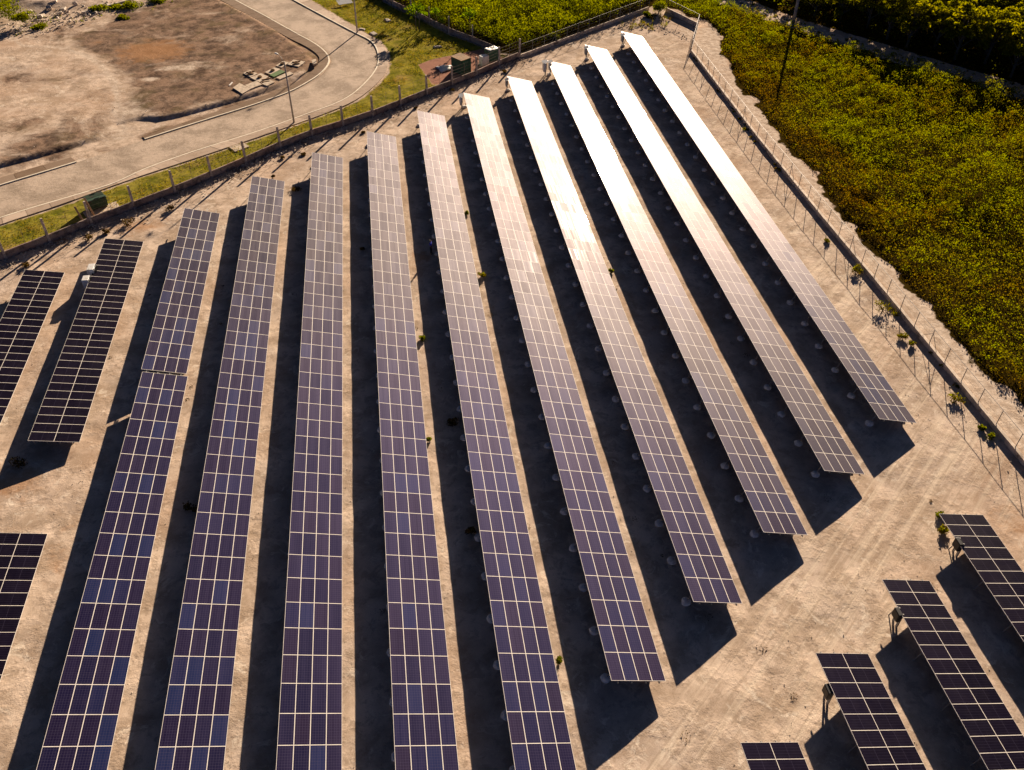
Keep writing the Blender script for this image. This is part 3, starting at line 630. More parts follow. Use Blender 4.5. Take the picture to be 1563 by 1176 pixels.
def chain_fence(label, P, h0, H, step, thick=.16):
    t, c = wall_run('boundary_fence', label, 'fence', P, h0, thick, M['lowwall']); S = resample([Vector(p) for p in P], step=step)
    for i, p in enumerate(S):
        q = p-c; MB().tube([(q.x, q.y, h0-.05), (q.x, q.y, H)], .035, 6).build('post', M['galv'], t)
        if 0 < i < len(S)-1 and i % 6 == 3:
            for s in (-1, 1):
                d = (S[i+1]-p).normalized()*1.3*s; MB().tube([(q.x+d.x, q.y+d.y, h0-.05), (q.x, q.y, H*.8)], .025, 5).build('brace', M['galv'], t)
    mb = MB(); mb.tube([(p-c).to_tuple()[:2]+(H,) for p in S], .022, 6, cap=True); mb.build('top_rail', M['galv'], t)
    mb = MB()
    for zz in np.linspace(h0+.25, H-.35, 3):
        for a, b in zip(S, S[1:]): line_wire(mb, a, b, float(zz), .006, .0, c)
    # woven mesh, thin diagonal wires
    for a, b in zip(S, S[1:]):
        n = max(2, int((b-a).length/.9)); hgt = H-h0
        for k in range(n):
            for s in (0, 1):
                A_ = a.lerp(b, (k+s)/n)-c; B_ = a.lerp(b, (k+1-s)/n)-c
                mb.tube([(A_.x, A_.y, h0), (B_.x, B_.y, H)], .0025, 3, cap=False)
    mb.build('wire_mesh', M['galv'], t); return t
V3 = lambda x, y: Vector((x, y, 0))
chain_fence('low rendered wall with wire fence along the far side, in front of the green bushes', [G(794.5, 89.3), G(990, 15.5)], .6, 2.15, 2.6)
chain_fence('short low wall with wire fence closing the far corner behind the outermost row', [V3(50.0, 151.5), V3(53.2, 143.4)], .75, 2.15, 3.0)
chain_fence('short low wall with wire fence seen end-on at the far right corner', [V3(53.25, 143.2), V3(48.8, 132.6)], .6, 2.15, 2.2)
chain_fence('long low wall with wire fence and slanting braces along the scrub field on the right', [V3(48.75, 132.4), V3(48.35, 100.7), V3(48.5, 81), V3(48.8, 66), V3(49.0, 52), V3(49.1, 41), V3(49.3, 10)], .5, 2.1, 2.75, .3)

# ------------------------------------------------------------ lamps, utility pole, lines
def lamp(px, py, h, az, label):
    p = G(px, py); t = empty('street_lamp', p, az); tag(t, label, 'street lamp', 'street lamps along the road')
    MB().tube([(0, 0, 0), (0, 0, h*.5), (0, 0, h)], [.14, .11, .075], 9).build('pole', M['polec'], t, True)
    MB().tube([(0, 0, h-.5), (.25, 0, h+.15), (.75, 0, h+.55), (1.25, 0, h+.65)], .03, 6).build('arm', M['galv'], t, True)
    vs = []; n = 10
    for i, (x, r, z) in enumerate([(1.15, .05, .66), (1.3, .12, .66), (1.55, .17, .66), (1.8, .14, .65), (1.95, .04, .64)]):
        for k in range(n): a = 2*math.pi*k/n; vs.append((x, r*math.cos(a), h+z+r*.55*math.sin(a)))
    fs = [(i*n+k, i*n+(k+1) % n, (i+1)*n+(k+1) % n, (i+1)*n+k) for i in range(4) for k in range(n)]+[tuple(range(n))[::-1], tuple(4*n+k for k in range(n))]
    hd = MB().add(vs, fs).build('lamp_head', M['white'], t, True)
    vs = [(1.55+.22*math.cos(2*math.pi*k/12), .12*math.sin(2*math.pi*k/12), h+.58) for k in range(12)]+[(1.55+.12*math.cos(2*math.pi*k/12), .07*math.sin(2*math.pi*k/12), h+.50) for k in range(12)]
    MB().add(vs, [(k, (k+1) % 12, 12+(k+1) % 12, 12+k) for k in range(12)]+[tuple(range(12, 24))]).build('lamp_glass', M['sheet'], hd, True)
lamp(449, 188, 8.3, R(128), 'concrete street lamp with white head at the road edge near the slabs')
lamp(545.5, 50.5, 8.3, R(190), 'concrete street lamp pole on the outer side of the road bend by the grass yard')
def upole(x, y, h, label, rz):
    t = empty('utility_pole', (x, y, 0), rz); tag(t, label, 'utility pole', 'utility poles carrying the overhead lines')
    MB().tube([(0, 0, 0), (0, 0, h*.5), (0, 0, h)], [.30, .24, .16], 10).build('pole', M['polec'], t, True)
    MB().box((0, 0, h-.4), (2.3, .1, .12)).build('crossarm', M['wood'], t)
    for s in (-1.05, -.35, .35, 1.05): MB().tube([(s, 0, h-.34), (s, 0, h-.2), (s, 0, h-.1)], [.04, .07, .03], 8).build('insulator', M['white'], t, True)
    return t
upole(70.8, 144.4, 11.0, 'tall concrete utility pole beside the dirt track, cut by the top edge', R(35))
upole(104.5, 92.5, 11.0, 'utility pole further along the dirt track beyond the right edge', R(35))
def cable(A, B, sag, r, label):
    pts = []
    for k in range(13): u = k/12; q = A.lerp(B, u); pts.append((q.x-A.x, q.y-A.y, q.z-A.z-sag*4*u*(1-u)))
    o = MB().tube(pts, r, 5).build('overhead_cable', M['dark'], None); o.location = A; tag(o, label, 'overhead cable', 'cables of the overhead line')
d = Vector((math.cos(R(35)), math.sin(R(35)), 0)); P1, P2 = Vector((70.8, 144.4, 10.9)), Vector((104.5, 92.5, 10.9))
for s, lab in ((-1.05, 'thin overhead cable nearest the scrub field, crossing before the dark trees'), (.35, 'thin overhead cable, middle one of those on the crossarm before the dark trees'), (1.05, 'thin overhead cable farthest back over the dark trees')):
    cable(P1+d*s, P2+d*s, .9, .018, lab)
cable(P1+Vector((0, 0, -1.6)), P2+Vector((0, 0, -1.6)), 1.0, .035, 'thick overhead cable hung below the thin ones, crossing before the dark trees')

# ------------------------------------------------------------ foliage builders
def leaves(C, size, up=.35, tone=None, aspect=.55, droop=None):
    """C (N,3) centres, size (N,) -> (N,4,3) leaf quads"""
    N = len(C); n = rng.normal(size=(N, 3)); n[:, 2] = np.abs(n[:, 2])+up; n /= np.linalg.norm(n, axis=1)[:, None]
    a = rng.normal(size=(N, 3)); a -= (a*n).sum(1)[:, None]*n; a /= np.linalg.norm(a, axis=1)[:, None]; b = np.cross(n, a)
    s = size[:, None]; q = aspect
    return np.stack([C-a*s, C-b*s*q+a*s*.1, C+a*s, C+b*s*q+a*s*.1], 1)
def field(P, dens, hfun, size, name, label, mat, tonefun, keep=None):
    x, y = scatter(P, dens)
    if keep is not None: k = keep(x, y); x, y = x[k], y[k]
    h = hfun(x, y); u = rng.random(len(x))**.55; z = .03+h*u*(.9+.2*rng.random(len(x)))
    C = np.stack([x+rng.normal(0, .05, len(x)), y+rng.normal(0, .05, len(x)), z], 1); sz = size*rng.uniform(.6, 1.3, len(x))
    tone = np.clip(tonefun(x, y)+rng.normal(0, .16, len(x)), 0, 1)
    o = link(name, quadmesh(name, leaves(C, sz, .2), mat, {'tone': tone})); tag(o, label, kind='stuff'); return o
# the low scrub on the right: clumps of shrubs, lower and browner near the wall
def tufts(P, dens, hfun, name, label, mat, tonefun, keep, per=14, size=.13):
    x, y = scatter(P, dens); k = keep(x, y); x, y = x[k], y[k]; h = hfun(x, y)*rng.uniform(.55, 1.25, len(x)); R_ = rng.uniform(.18, .5, len(x))
    X = np.repeat(x, per); Y = np.repeat(y, per); Hh = np.repeat(h, per); rr = np.repeat(R_, per); a = rng.normal(size=(len(X), 3)); a /= np.linalg.norm(a, axis=1)[:, None]
    C = np.stack([X+a[:, 0]*rr, Y+a[:, 1]*rr, np.maximum(.04, Hh+a[:, 2]*rr*.7)], 1); t_ = np.repeat(tonefun(x, y)+rng.normal(0, .20, len(x)), per)+rng.normal(0, .07, len(X))+a[:, 2]*.12
    o = link(name, quadmesh(name, leaves(C, size*rng.uniform(.6, 1.3, len(C)), .3), mat, {'tone': np.clip(t_, 0, 1)})); tag(o, label, kind='stuff'); return o
def clump(x, y, s, o=0):
    gx = np.floor(x/s); gy = np.floor(y/s); best = np.full(np.shape(x), 9.0); hv = np.zeros(np.shape(x))
    for i in (-1, 0, 1):
        for j in (-1, 0, 1):
            ax, ay = gx+i, gy+j; r1 = _L[(ax*7+o*31+ay*13).astype(int) % 256, (ay*5+o).astype(int) % 256]; r2 = _L[(ax*11+ay*3+o).astype(int) % 256, (ay*17+ax*5+o*7).astype(int) % 256]
            r3 = _L[(ax*3+ay*19+o*5).astype(int) % 256, (ax*23+ay).astype(int) % 256]; d = np.hypot(x-(ax+r1)*s, y-(ay+r2)*s)/(s*(.42+.5*r3)); v = np.sqrt(np.clip(1-d*d, 0, 1))*(.45+.75*r3); hv = np.maximum(hv, v)
    return hv
def rh(x, y):
    e = sdpoly(x, y, RFIELD); big = fbm(x, y, 14, 2, 3); bx = sst(0, 14, x-54-(140-y)*.12)
    h = .15+(.45+.8*bx)*clump(x, y, 1.5, 1)+(.3+1.1*bx*sst(.36, .60, big))*clump(x, y, 3.8, 2)+.35*rng.random(np.shape(x))**2
    return h*sst(-.2, 1.5, e)*(.55+.45*sst(120, 90, y)+.25*sst(60, 75, x))
def rtone(x, y): return .12+.75*fbm(x, y, 7, 11, 4)*sst(.30, .62, fbm(x, y, 16, 13, 2)+.010*(x-58))+.22*clump(x, y, 3.4, 2)+.28*sst(125, 145, y)
ed = lambda x, y: rng.random(len(x)) < sst(-.3, 1.4, sdpoly(x, y, RFIELD)+(fbm(x, y, 2.2, 6)-.5)*3.4)
field([p for p in RFIELD], 44, rh, .095, 'scrub', 'dense olive green and brown scrub covering the field right of the boundary wall', M['scrub'], rtone, lambda x, y: ed(x, y) & (x < 112) & (y > 38))
tufts([p for p in RFIELD], 3.0, lambda x, y: rh(x, y)+.15, 'scrub', 'leafy shrub heads standing out of the scrub field on the right', M['scrub'], lambda x, y: rtone(x, y)+.16, lambda x, y: ed(x, y) & (x < 112) & (y > 38) & (rng.random(len(x)) < .15+.85*sst(.44, .56, fbm(x, y, 9, 61))), 18, .10)
def mh(x, y): return .5+1.3*clump(x, y, 2.4, 5)+.5*clump(x, y, 1.2, 6)+.5*vnoise(x, y, 9, 3)
field(MIDF, 36, mh, .15, 'thicket', 'dense bright green thicket behind the far boundary walls', M['bush'], lambda x, y: .1+.35*fbm(x, y, 6, 21)+.55*clump(x, y, 2.4, 5), lambda x, y: (y < 190) & (sdpoly(x, y, MIDF) > .6+.8*vnoise(x, y, 1.5)) & (x > -15))
tufts(MIDF, 1.6, lambda x, y: mh(x, y)+.1, 'thicket', 'leafy heads of the thicket behind the far boundary walls', M['bush'], lambda x, y: .45+.5*fbm(x, y, 5, 63), lambda x, y: (y < 190) & (sdpoly(x, y, MIDF) > 1.0) & (x > -15))
# short grass in the yard
field([p for p in YARD], 34, lambda x, y: .03+.10*fbm(x, y, 3, 31)*2, .075, 'grass', 'short yellow green grass of the yard between road and walls', M['grass'], lambda x, y: fbm(x, y, 2.5, 33)*1.1, lambda x, y: (rng.random(len(x)) < sst(.36, .6, fbm(x, y, 3.2, 35))+.15) & (sdpoly(x, y, PADP) < 0) & (sdpoly(x, y, YARD) > .25) & (x > -52))
# sparse weeds along the road kerb, lot and wall base
def weeds(P, dens, hmax, name, label, mat, keep=None, size=.11):
    x, y = scatter(P, dens)
    if keep is not None: k = keep(x, y); x, y = x[k], y[k]
    pts = np.repeat(np.stack([x, y], 1), 26, 0); hh = np.repeat(hmax*rng.uniform(.4, 1.2, len(x)), 26); rr = np.repeat(rng.uniform(.12, .4, len(x)), 26)
    a = rng.uniform(0, 6.28, len(pts)); r = np.sqrt(rng.random(len(pts)))*rr
    C = np.stack([pts[:, 0]+r*np.cos(a), pts[:, 1]+r*np.sin(a), .03+hh*rng.random(len(pts))*(1-.5*r/rr)], 1)
    o = link(name, quadmesh(name, leaves(C, np.full(len(C), size)*rng.uniform(.6, 1.2, len(C)), .1), mat, {'tone': np.clip(np.repeat(rng.random(len(x)), 26)*.7+rng.random(len(pts))*.35, 0, 1)})); tag(o, label, kind='stuff')
weeds([(48.0, 131), (48.75, 131), (48.35, 100), (48.5, 80), (48.95, 45), (48.3, 45), (47.8, 80), (47.6, 100)], 1.5, .3, 'weeds', 'patchy green weeds close against the inner face of the right boundary wall', M['scrub'], lambda x, y: fbm(x, y, 4, 71) > .52)
weeds(GP([(940, 42), (1000, 18), (1030, 30), (1010, 48), (960, 44)]), .8, .8, 'weeds', 'weeds and debris growing in the far corner by the fence gap', M['scrub'])
weeds(GP([(20, 60), (60, 10), (120, 0), (200, 0), (280, 0), (255, 16), (170, 28), (110, 42), (60, 55)]), .8, .7, 'weeds', 'green weeds growing over the rubble heap at the top left', M['bush'], size=.16)
weeds([(-10, 28), (30, 20), (47, 40), (47, 60), (-32, 96), (-32, 60)], .012, .10, 'weeds', 'tiny dry weeds dotted over the bare soil around the tables', M['drybush'], size=.05)
weeds(GP([(1125, 2), (1150, -6), (1563, 95), (1563, 150), (1300, 78), (1200, 48)]), .35, .35, 'weeds', 'grass strip along the dirt track under the trees', M['scrub'])

# shrubs
def foliage_obj(name, C, size, mat, tone, parent=None, up=.3):
    return link(name, quadmesh(name, leaves(np.array(C), size, up), mat, {'tone': np.clip(tone, 0, 1)}), parent)
def shrub(x, y, r, h, label, mat, group=None, n=260, size=.11, z=0.0, cat='shrub', name='shrub'):
    t = empty(name, (x, y, z)); tag(t, label, cat, group); k = 6; C = []
    cs = [(random.uniform(-.5, .5)*r, random.uniform(-.5, .5)*r, random.uniform(.35, .7)*h, random.uniform(.35, .6)*r) for _ in range(k)]
    mb = MB()
    for cx, cy, cz, cr in cs: mb.tube([(0, 0, 0), (cx*.5, cy*.5, cz*.5), (cx, cy, cz)], [.03, .02, .008], 4)
    mb.build('stem', M['bark'], t); a = rng.normal(size=(n, 3)); a /= np.linalg.norm(a, axis=1)[:, None]; idx = rng.integers(0, k, n); cs = np.array(cs)
    rad = cs[idx, 3]*rng.uniform(.5, 1.1, n); C = np.stack([cs[idx, 0]+a[:, 0]*rad, cs[idx, 1]+a[:, 1]*rad, np.maximum(.03, cs[idx, 2]+a[:, 2]*rad*h/max(r, .1)*.7)], 1)
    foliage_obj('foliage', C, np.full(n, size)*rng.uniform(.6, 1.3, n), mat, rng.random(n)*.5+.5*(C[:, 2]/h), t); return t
DRY = [((135, 365), .75, .5, 'brown dry shrub at the wall foot, lower left of the green container'), ((162, 356), .6, .35, 'dark low shrub in the wall shade below the green container'), ((197, 343), 1.0, .55, 'largest brown dry shrub at the wall foot, right below the green container'), ((262, 320), .75, .5, 'brown dry shrub at the wall foot, above the far end of the leftmost four-wide row'),
 ((42, 407), .6, .45, 'dark shrub just above the dark solar table at the far left'), ((417, 271), .35, .35, 'small dark tuft beside the far end of the second long row'), ((432, 241), .45, .25, 'small dark tuft in the wall shade, left of the two near the third long row'), ((463, 237), .4, .25, 'small dark tuft in the wall shade, right of the two near the third long row'),
 ((555, 203), .4, .25, 'small dark tuft just left of the far end of the fourth long row'), ((634, 166), .4, .25, 'small dark tuft above the far end of the fifth long row'), ((690, 139), .55, .3, 'small dark tuft in the wall shade below the green hut'), ((769, 111), .55, .3, 'small dark tuft in the wall shade near the far end of the seventh long row'),
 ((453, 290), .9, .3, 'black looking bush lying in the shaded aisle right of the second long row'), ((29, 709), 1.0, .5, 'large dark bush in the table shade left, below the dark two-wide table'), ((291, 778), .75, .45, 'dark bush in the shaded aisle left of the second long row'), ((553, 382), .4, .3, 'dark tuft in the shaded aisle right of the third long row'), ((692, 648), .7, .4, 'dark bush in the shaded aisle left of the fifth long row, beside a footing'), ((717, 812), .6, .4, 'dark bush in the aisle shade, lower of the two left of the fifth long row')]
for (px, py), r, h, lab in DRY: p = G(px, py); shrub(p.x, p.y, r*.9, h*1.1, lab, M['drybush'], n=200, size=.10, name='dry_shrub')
GRN = [((654, 674), .35, .5, 'small bright green weed on the sunlit strip right of the fourth long row'), ((735, 423), .5, .5, 'green weed on the sunlit strip right of the fifth long row'), ((711, 328), .4, .4, 'small green weed high on the sunlit strip right of the fifth long row'), ((645, 519), .4, .45, 'green weed spilling into the shade right of the fourth long row'), ((853, 1012), .3, .7, 'thin green weed on the sunlit strip right of the sixth row near the bottom'),
 ((932, 417), .3, .5, 'thin green weed on the sunlit strip left of the eighth long row'), ((1365, 484), .0, .0, ''), ((1306, 416), .7, .8, 'round bright green shrub at the inner foot of the right boundary wall'), ((1347, 474), 1.2, 1.0, 'widest green shrub spreading at the inner foot of the right boundary wall'), ((1378, 517), .6, .5, 'upper of two small green shrubs at the foot of the right wall'), ((1390, 528), .5, .5, 'lower of two small green shrubs at the foot of the right wall'),
 ((1458, 612), .8, .6, 'dark green shrub against the right wall beside the dirt way'), ((1497, 655), .4, .4, 'upper small shrub at the wall foot near the right edge'), ((1511, 668), .45, .4, 'lower small shrub at the wall foot near the right edge'), ((1434, 788), .4, .5, 'small green shrub at the top left corner of the rightmost dark table'), ((1438, 812), .5, .5, 'low dry green shrub beside the posts of the rightmost dark table'), ((1262, 370), .5, .4, 'brown green tuft on the bare ground left of the right wall')]
for (px, py), r, h, lab in GRN:
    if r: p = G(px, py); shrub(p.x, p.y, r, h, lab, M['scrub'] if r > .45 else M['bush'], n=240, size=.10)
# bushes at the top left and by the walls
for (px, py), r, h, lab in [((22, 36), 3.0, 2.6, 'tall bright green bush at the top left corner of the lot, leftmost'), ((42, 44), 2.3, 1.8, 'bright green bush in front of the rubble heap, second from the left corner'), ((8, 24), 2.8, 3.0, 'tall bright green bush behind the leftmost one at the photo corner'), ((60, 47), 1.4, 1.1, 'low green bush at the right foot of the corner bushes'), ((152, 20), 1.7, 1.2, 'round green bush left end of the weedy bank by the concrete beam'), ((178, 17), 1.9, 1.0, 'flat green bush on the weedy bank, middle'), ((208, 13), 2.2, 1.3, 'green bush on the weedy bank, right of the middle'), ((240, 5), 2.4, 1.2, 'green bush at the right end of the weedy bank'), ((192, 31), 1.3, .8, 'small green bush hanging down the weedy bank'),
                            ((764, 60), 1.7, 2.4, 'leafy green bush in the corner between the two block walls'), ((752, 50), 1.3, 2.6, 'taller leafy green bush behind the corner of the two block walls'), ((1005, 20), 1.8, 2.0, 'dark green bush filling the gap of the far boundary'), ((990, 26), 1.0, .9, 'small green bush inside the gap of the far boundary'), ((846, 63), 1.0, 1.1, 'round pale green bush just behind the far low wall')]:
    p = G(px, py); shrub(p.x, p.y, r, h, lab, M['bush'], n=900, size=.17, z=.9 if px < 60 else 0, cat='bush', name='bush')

# papaya like young trees in the yard
def papaya(px, py, h, r, n, label, stems=1):
    p = G(px, py); t = empty('young_tree', p); tag(t, label, 'tree', 'young trees along the yard wall'); Cs = []
    for s in range(stems):
        ox = (s-(stems-1)/2)*.55; lean = random.uniform(-.3, .3)
        MB().tube([(ox, 0, 0), (ox+lean*.3, .05, h*.5), (ox+lean, .1, h*.86)], [.09, .07, .04], 7).build('trunk', M['bark'], t, True); Cs.append((ox+lean, .1, h*.88))
    m_ = 22*stems; V = []; tone = []
    for k in range(m_):
        c0 = Vector(Cs[k % stems]); a = random.uniform(0, 6.28); el = random.uniform(-.25, 1.1); d = Vector((math.cos(a)*math.cos(el), math.sin(a)*math.cos(el), math.sin(el))); tip = c0+d*r*random.uniform(.45, 1.0)
        tip.z -= .12*r; tn = random.random()
        for _ in range(n):
            q = tip+Vector((random.gauss(0, .16), random.gauss(0, .16), random.gauss(0, .09))); V.append(q[:]); tone.append(tn*.7+random.random()*.3)
        for u in (.3, .55, .8): V.append(c0.lerp(tip, u)[:]); tone.append(.4)
    foliage_obj('foliage', np.array(V), np.full(len(V), .17), M['papaya'], np.array(tone), t, .5)
papaya(638, 48, 3.5, 1.9, 16, 'bushy young tree with two stems standing on the grass, left of the green hut', 2)
papaya(667, 39, 2.4, 1.1, 9, 'small yellowing young tree close to the yard wall, right of the bushy one')
papaya(632, 16, 4.4, 1.8, 14, 'taller young tree against the yard wall at the top edge')
papaya(718, 60, 4.4, 1.4, 12, 'slender young tree on a long bare stem by the yard wall, above the green hut')
papaya(675, 42, 1.2, .6, 4, 'tiny sapling at the yard wall with one bright tuft')
for (px, py), h, lab in [((131.5, 346), 2.6, 'leaning timber post left of the green container'), ((146.5, 334), 2.7, 'second timber post close against the green container')]:
    p = G(px, py); o = MB().box((0, 0, h/2), (.2, .14, h)).build('timber_post', M['wood'], None, bevel=.02); o.location = p; o.rotation_euler = (R(-4), R(-9), .5); tag(o, lab, 'post')

# trees of the wood beyond the track
def tree_kit(k):
    H = random.uniform(5.0, 7.5); r = random.uniform(2.2, 3.2); n = 2600; cl = 26
    cs = []
    for i in range(cl):
        a = random.uniform(0, 6.28); u = random.random(); zz = H*(.35+.6*u); rr = r*math.sqrt(max(.05, 1-(u*1.1-.25)**2))*random.uniform(.35, 1.0); cs.append((rr*math.cos(a), rr*math.sin(a), zz, random.uniform(.45, 1.0)))
    mb = MB(); mb.tube([(0, 0, 0), (.1, .05, H*.3), (.05, .1, H*.7)], [.2, .15, .06], 7)
    for cx, cy, cz, _ in cs[::2]: mb.tube([(.05, .05, cz*.45), (cx*.5, cy*.5, cz*.8), (cx, cy, cz)], [.07, .045, .015], 5)
    trunk = mb.mesh('trunk', M['bark']); cs = np.array(cs); idx = rng.integers(0, cl, n); a = rng.normal(size=(n, 3)); a /= np.linalg.norm(a, axis=1)[:, None]; a[:, 2] = np.abs(a[:, 2])*.8-.15
    C = cs[idx, :3]+a*(cs[idx, 3]*rng.uniform(.6, 1.1, n))[:, None]; tone = rng.random(cl)[idx]*.45+rng.random(n)*.25+.3*(C[:, 2]/H)  # tone rises with height: sunlit crown tops put into the leaf colour
    crown = quadmesh('crown', leaves(C, .2*rng.uniform(.6, 1.4, n), .3), M['forest'], {'tone': np.clip(tone, 0, 1)}); return trunk, crown, H
KITS = [tree_kit(k) for k in range(6)]
tk = sorted([(q[1], q[0]) for q in TRACK]); cnt = 0
sites = []
for _ in range(6000):
    y = random.uniform(58, 200); x = random.uniform(62, 135); tx = np.interp(y, [a for a, b in tk], [b for a, b in tk]); dd = (x-tx)*.8
    if dd < (3.8 if x > 80 else 4.8) or dd > 34 or (y > 172 and x < 70): continue
    if any((x-a)**2+(y-b)**2 < 4.1**2 for a, b in sites): continue
    sites.append((x, y))
    if len(sites) > 190: break
nearp = lambda x, y: 'track' if (x-np.interp(y, [a for a, b in tk], [b for a, b in tk]))*.8 < 9 else 'deep'
for i, (x, y) in enumerate(sites):
    trunk, crown, H = random.choice(KITS); s = random.uniform(.95, 1.2)*(1.1 if x > 82 else .85); t = empty('woodland_tree', (x, y, 0), random.uniform(0, 6.28)); t.scale = (s, s, s)
    tag(t, 'dark green tree among many alike in the wood at the edge of the dirt track' if nearp(x, y) == 'track' else 'dark green tree deep in the wood at the top right corner', 'tree', 'trees at the track edge of the wood' if nearp(x, y) == 'track' else 'trees deep in the wood')
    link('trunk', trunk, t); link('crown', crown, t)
x_, y_ = np.array([0]), np.array([0])
WOODP = [(p[0]+2.8, p[1]+1.8) for p in TRACK]+[(180, 60), (150, 190), (70, 205)]
field(WOODP, 5, lambda x, y: .6+1.6*fbm(x, y, 4, 41), .24, 'undergrowth', 'dark undergrowth below the trees beyond the dirt track', M['forest'], lambda x, y: .3*fbm(x, y, 3, 43), lambda x, y: (x < 128) & (y < 190))

# ------------------------------------------------------------ stones and rubble
def rocks(pts, rad, mat, name, label, zfun=None):
    N = len(pts); base = np.array([(-1, -1, -1), (1, -1, -1), (1, 1, -1), (-1, 1, -1), (-.7, -.7, 1), (.7, -.7, 1), (.7, .7, 1), (-.7, .7, 1)])*.6
    V = base[None]*rng.uniform(.55, 1.25, (N, 8, 3)); a = rng.uniform(0, 6.28, N); c, s = np.cos(a)[:, None], np.sin(a)[:, None]
    X = V[:, :, 0]*c-V[:, :, 1]*s; Y = V[:, :, 0]*s+V[:, :, 1]*c; V = np.stack([X, Y, V[:, :, 2]*.7], -1)*rad[:, None, None]
    z = zfun(pts[:, 0], pts[:, 1]) if zfun else np.zeros(N)
    V += np.stack([pts[:, 0], pts[:, 1], z+rad*.2], 1)[:, None]; F = [(0, 3, 2, 1), (4, 5, 6, 7), (0, 1, 5, 4), (1, 2, 6, 5), (2, 3, 7, 6), (3, 0, 4, 7)]
    o = link(name, quadmesh(name, np.concatenate([V[:, f] for f in F]), mat)); tag(o, label, kind='stuff')
xs, ys = scatter([(-40, 10), (49, 10), (49, 140), (30, 138), (-40, 84)], 3.2); k = rng.random(len(xs)) < .10+.9*sst(.5, .66, fbm(xs, ys, 5, 51)); xs, ys = xs[k], ys[k]
rocks(np.stack([xs, ys], 1), .012+.05*rng.random(len(xs))**3, M['stone'], 'pebbles', 'loose pebbles strewn over the bare soil between the tables')
ws = resample(WA, step=.07); pts = []
for p in ws:
    for _ in range(3):
        dd = abs(random.gauss(0, .9))+.15; pts.append((p.x+dd*.55, p.y-dd*.83))
pts = np.array(pts); rocks(pts, .03+.13*rng.random(len(pts))**2.5, M['stone'], 'wall_rubble', 'broken pale stones along the foot of the block wall', lambda x, y: .1+.08*rng.random(len(x)))
xs, ys = scatter(GP([(0, 62), (30, 20), (60, -5), (130, -6), (190, 6), (130, 42), (60, 60)]), 3.5)
rocks(np.stack([xs, ys], 1), .06+.3*rng.random(len(xs))**4, M['rubble'], 'rubble', 'small white rubble of the heap at the top left', lambda x, y: .38+.35*rng.random(len(x)))
lx = GP(LOT); xs, ys = scatter(lx[1:-2], .5); k = np.abs(sdpoly(xs, ys, lx)-1.0) < 1.4; k |= rng.random(len(xs)) < .05
rocks(np.stack([xs, ys], 1)[k], .03+.10*rng.random(k.sum())**2, M['stone'], 'bank_stones', 'stones of the low bank between lot and road', lambda x, y: .5*sst(0, .95, sdpoly(x, y, lx)))
xs, ys = scatter(GP([(935, 44), (985, 28), (1060, 58), (1045, 62), (1000, 48)]), 3); rocks(np.stack([xs, ys], 1), .05+.16*rng.random(len(xs))**3, M['stone'], 'corner_rubble', 'broken stones in the far corner near the fence gap')
xs, ys = scatter([(47.2, 130), (48.3, 130), (48.3, 60), (48.8, 40), (47.4, 40)], 2.0); rocks(np.stack([xs, ys], 1), .03+.10*rng.random(len(xs))**3, M['stone'], 'foot_stones', 'stones at the inner foot of the right wall')
def chunk(px, py, d, label, z=.6, rz=None, tilt=None):
    p = G(px, py, z); t = MB(); t.box((0, 0, 0), d, top=random.uniform(.8, .98)); me = t.mesh('concrete_chunk', M['rubble'])
    for v in me.vertices: v.co += Vector([random.uniform(-.09, .09)*min(d) for _ in range(3)])*1.5
    o = link('concrete_chunk', me, None, (p.x, p.y, z+d[2]*.2), (tilt or random.uniform(-.3, .3), random.uniform(-.3, .3), rz if rz is not None else random.uniform(0, 3)), bevel=.04)
    tag(o, label, 'rubble piece', 'concrete pieces of the rubble heap')
for px, py, d, lab in [(82, 8, (1.6, 1.3, .9), 'large flat topped pinkish block on the rubble heap'), (103, 4, (1.5, .9, .4), 'pale tilted slab at the top edge of the rubble heap'), (75, 16, (.9, .9, .9), 'round grey boulder below the large block of the heap'), (62, 25, (1.5, 1.0, .4), 'pale flat slab at the left foot of the rubble heap'), (116, 10, (.7, .5, 1.2), 'upright broken post stump at the right of the rubble heap'), (97, 15, (1.0, .8, .5), 'pale chunk between boulder and stump of the heap'), (47, 19, (.9, .8, .5), 'pale chunk next to the corner bushes'), (90, 22, (.7, .6, .4), 'small chunk low in the middle of the heap')]: chunk(px, py, d, lab)
p0, p1 = G(125, 20, .6), G(200, 1, .5); dv = p1-p0; o = MB().box((0, 0, 0), (dv.length, .45, .45)).build('concrete_beam', M['rubble'], None, bevel=.03); o.location = (p0+p1)/2; o.rotation_euler = (0, 0, math.atan2(dv.y, dv.x)); tag(o, 'long concrete beam lying behind the weedy bank at the top left', 'beam')

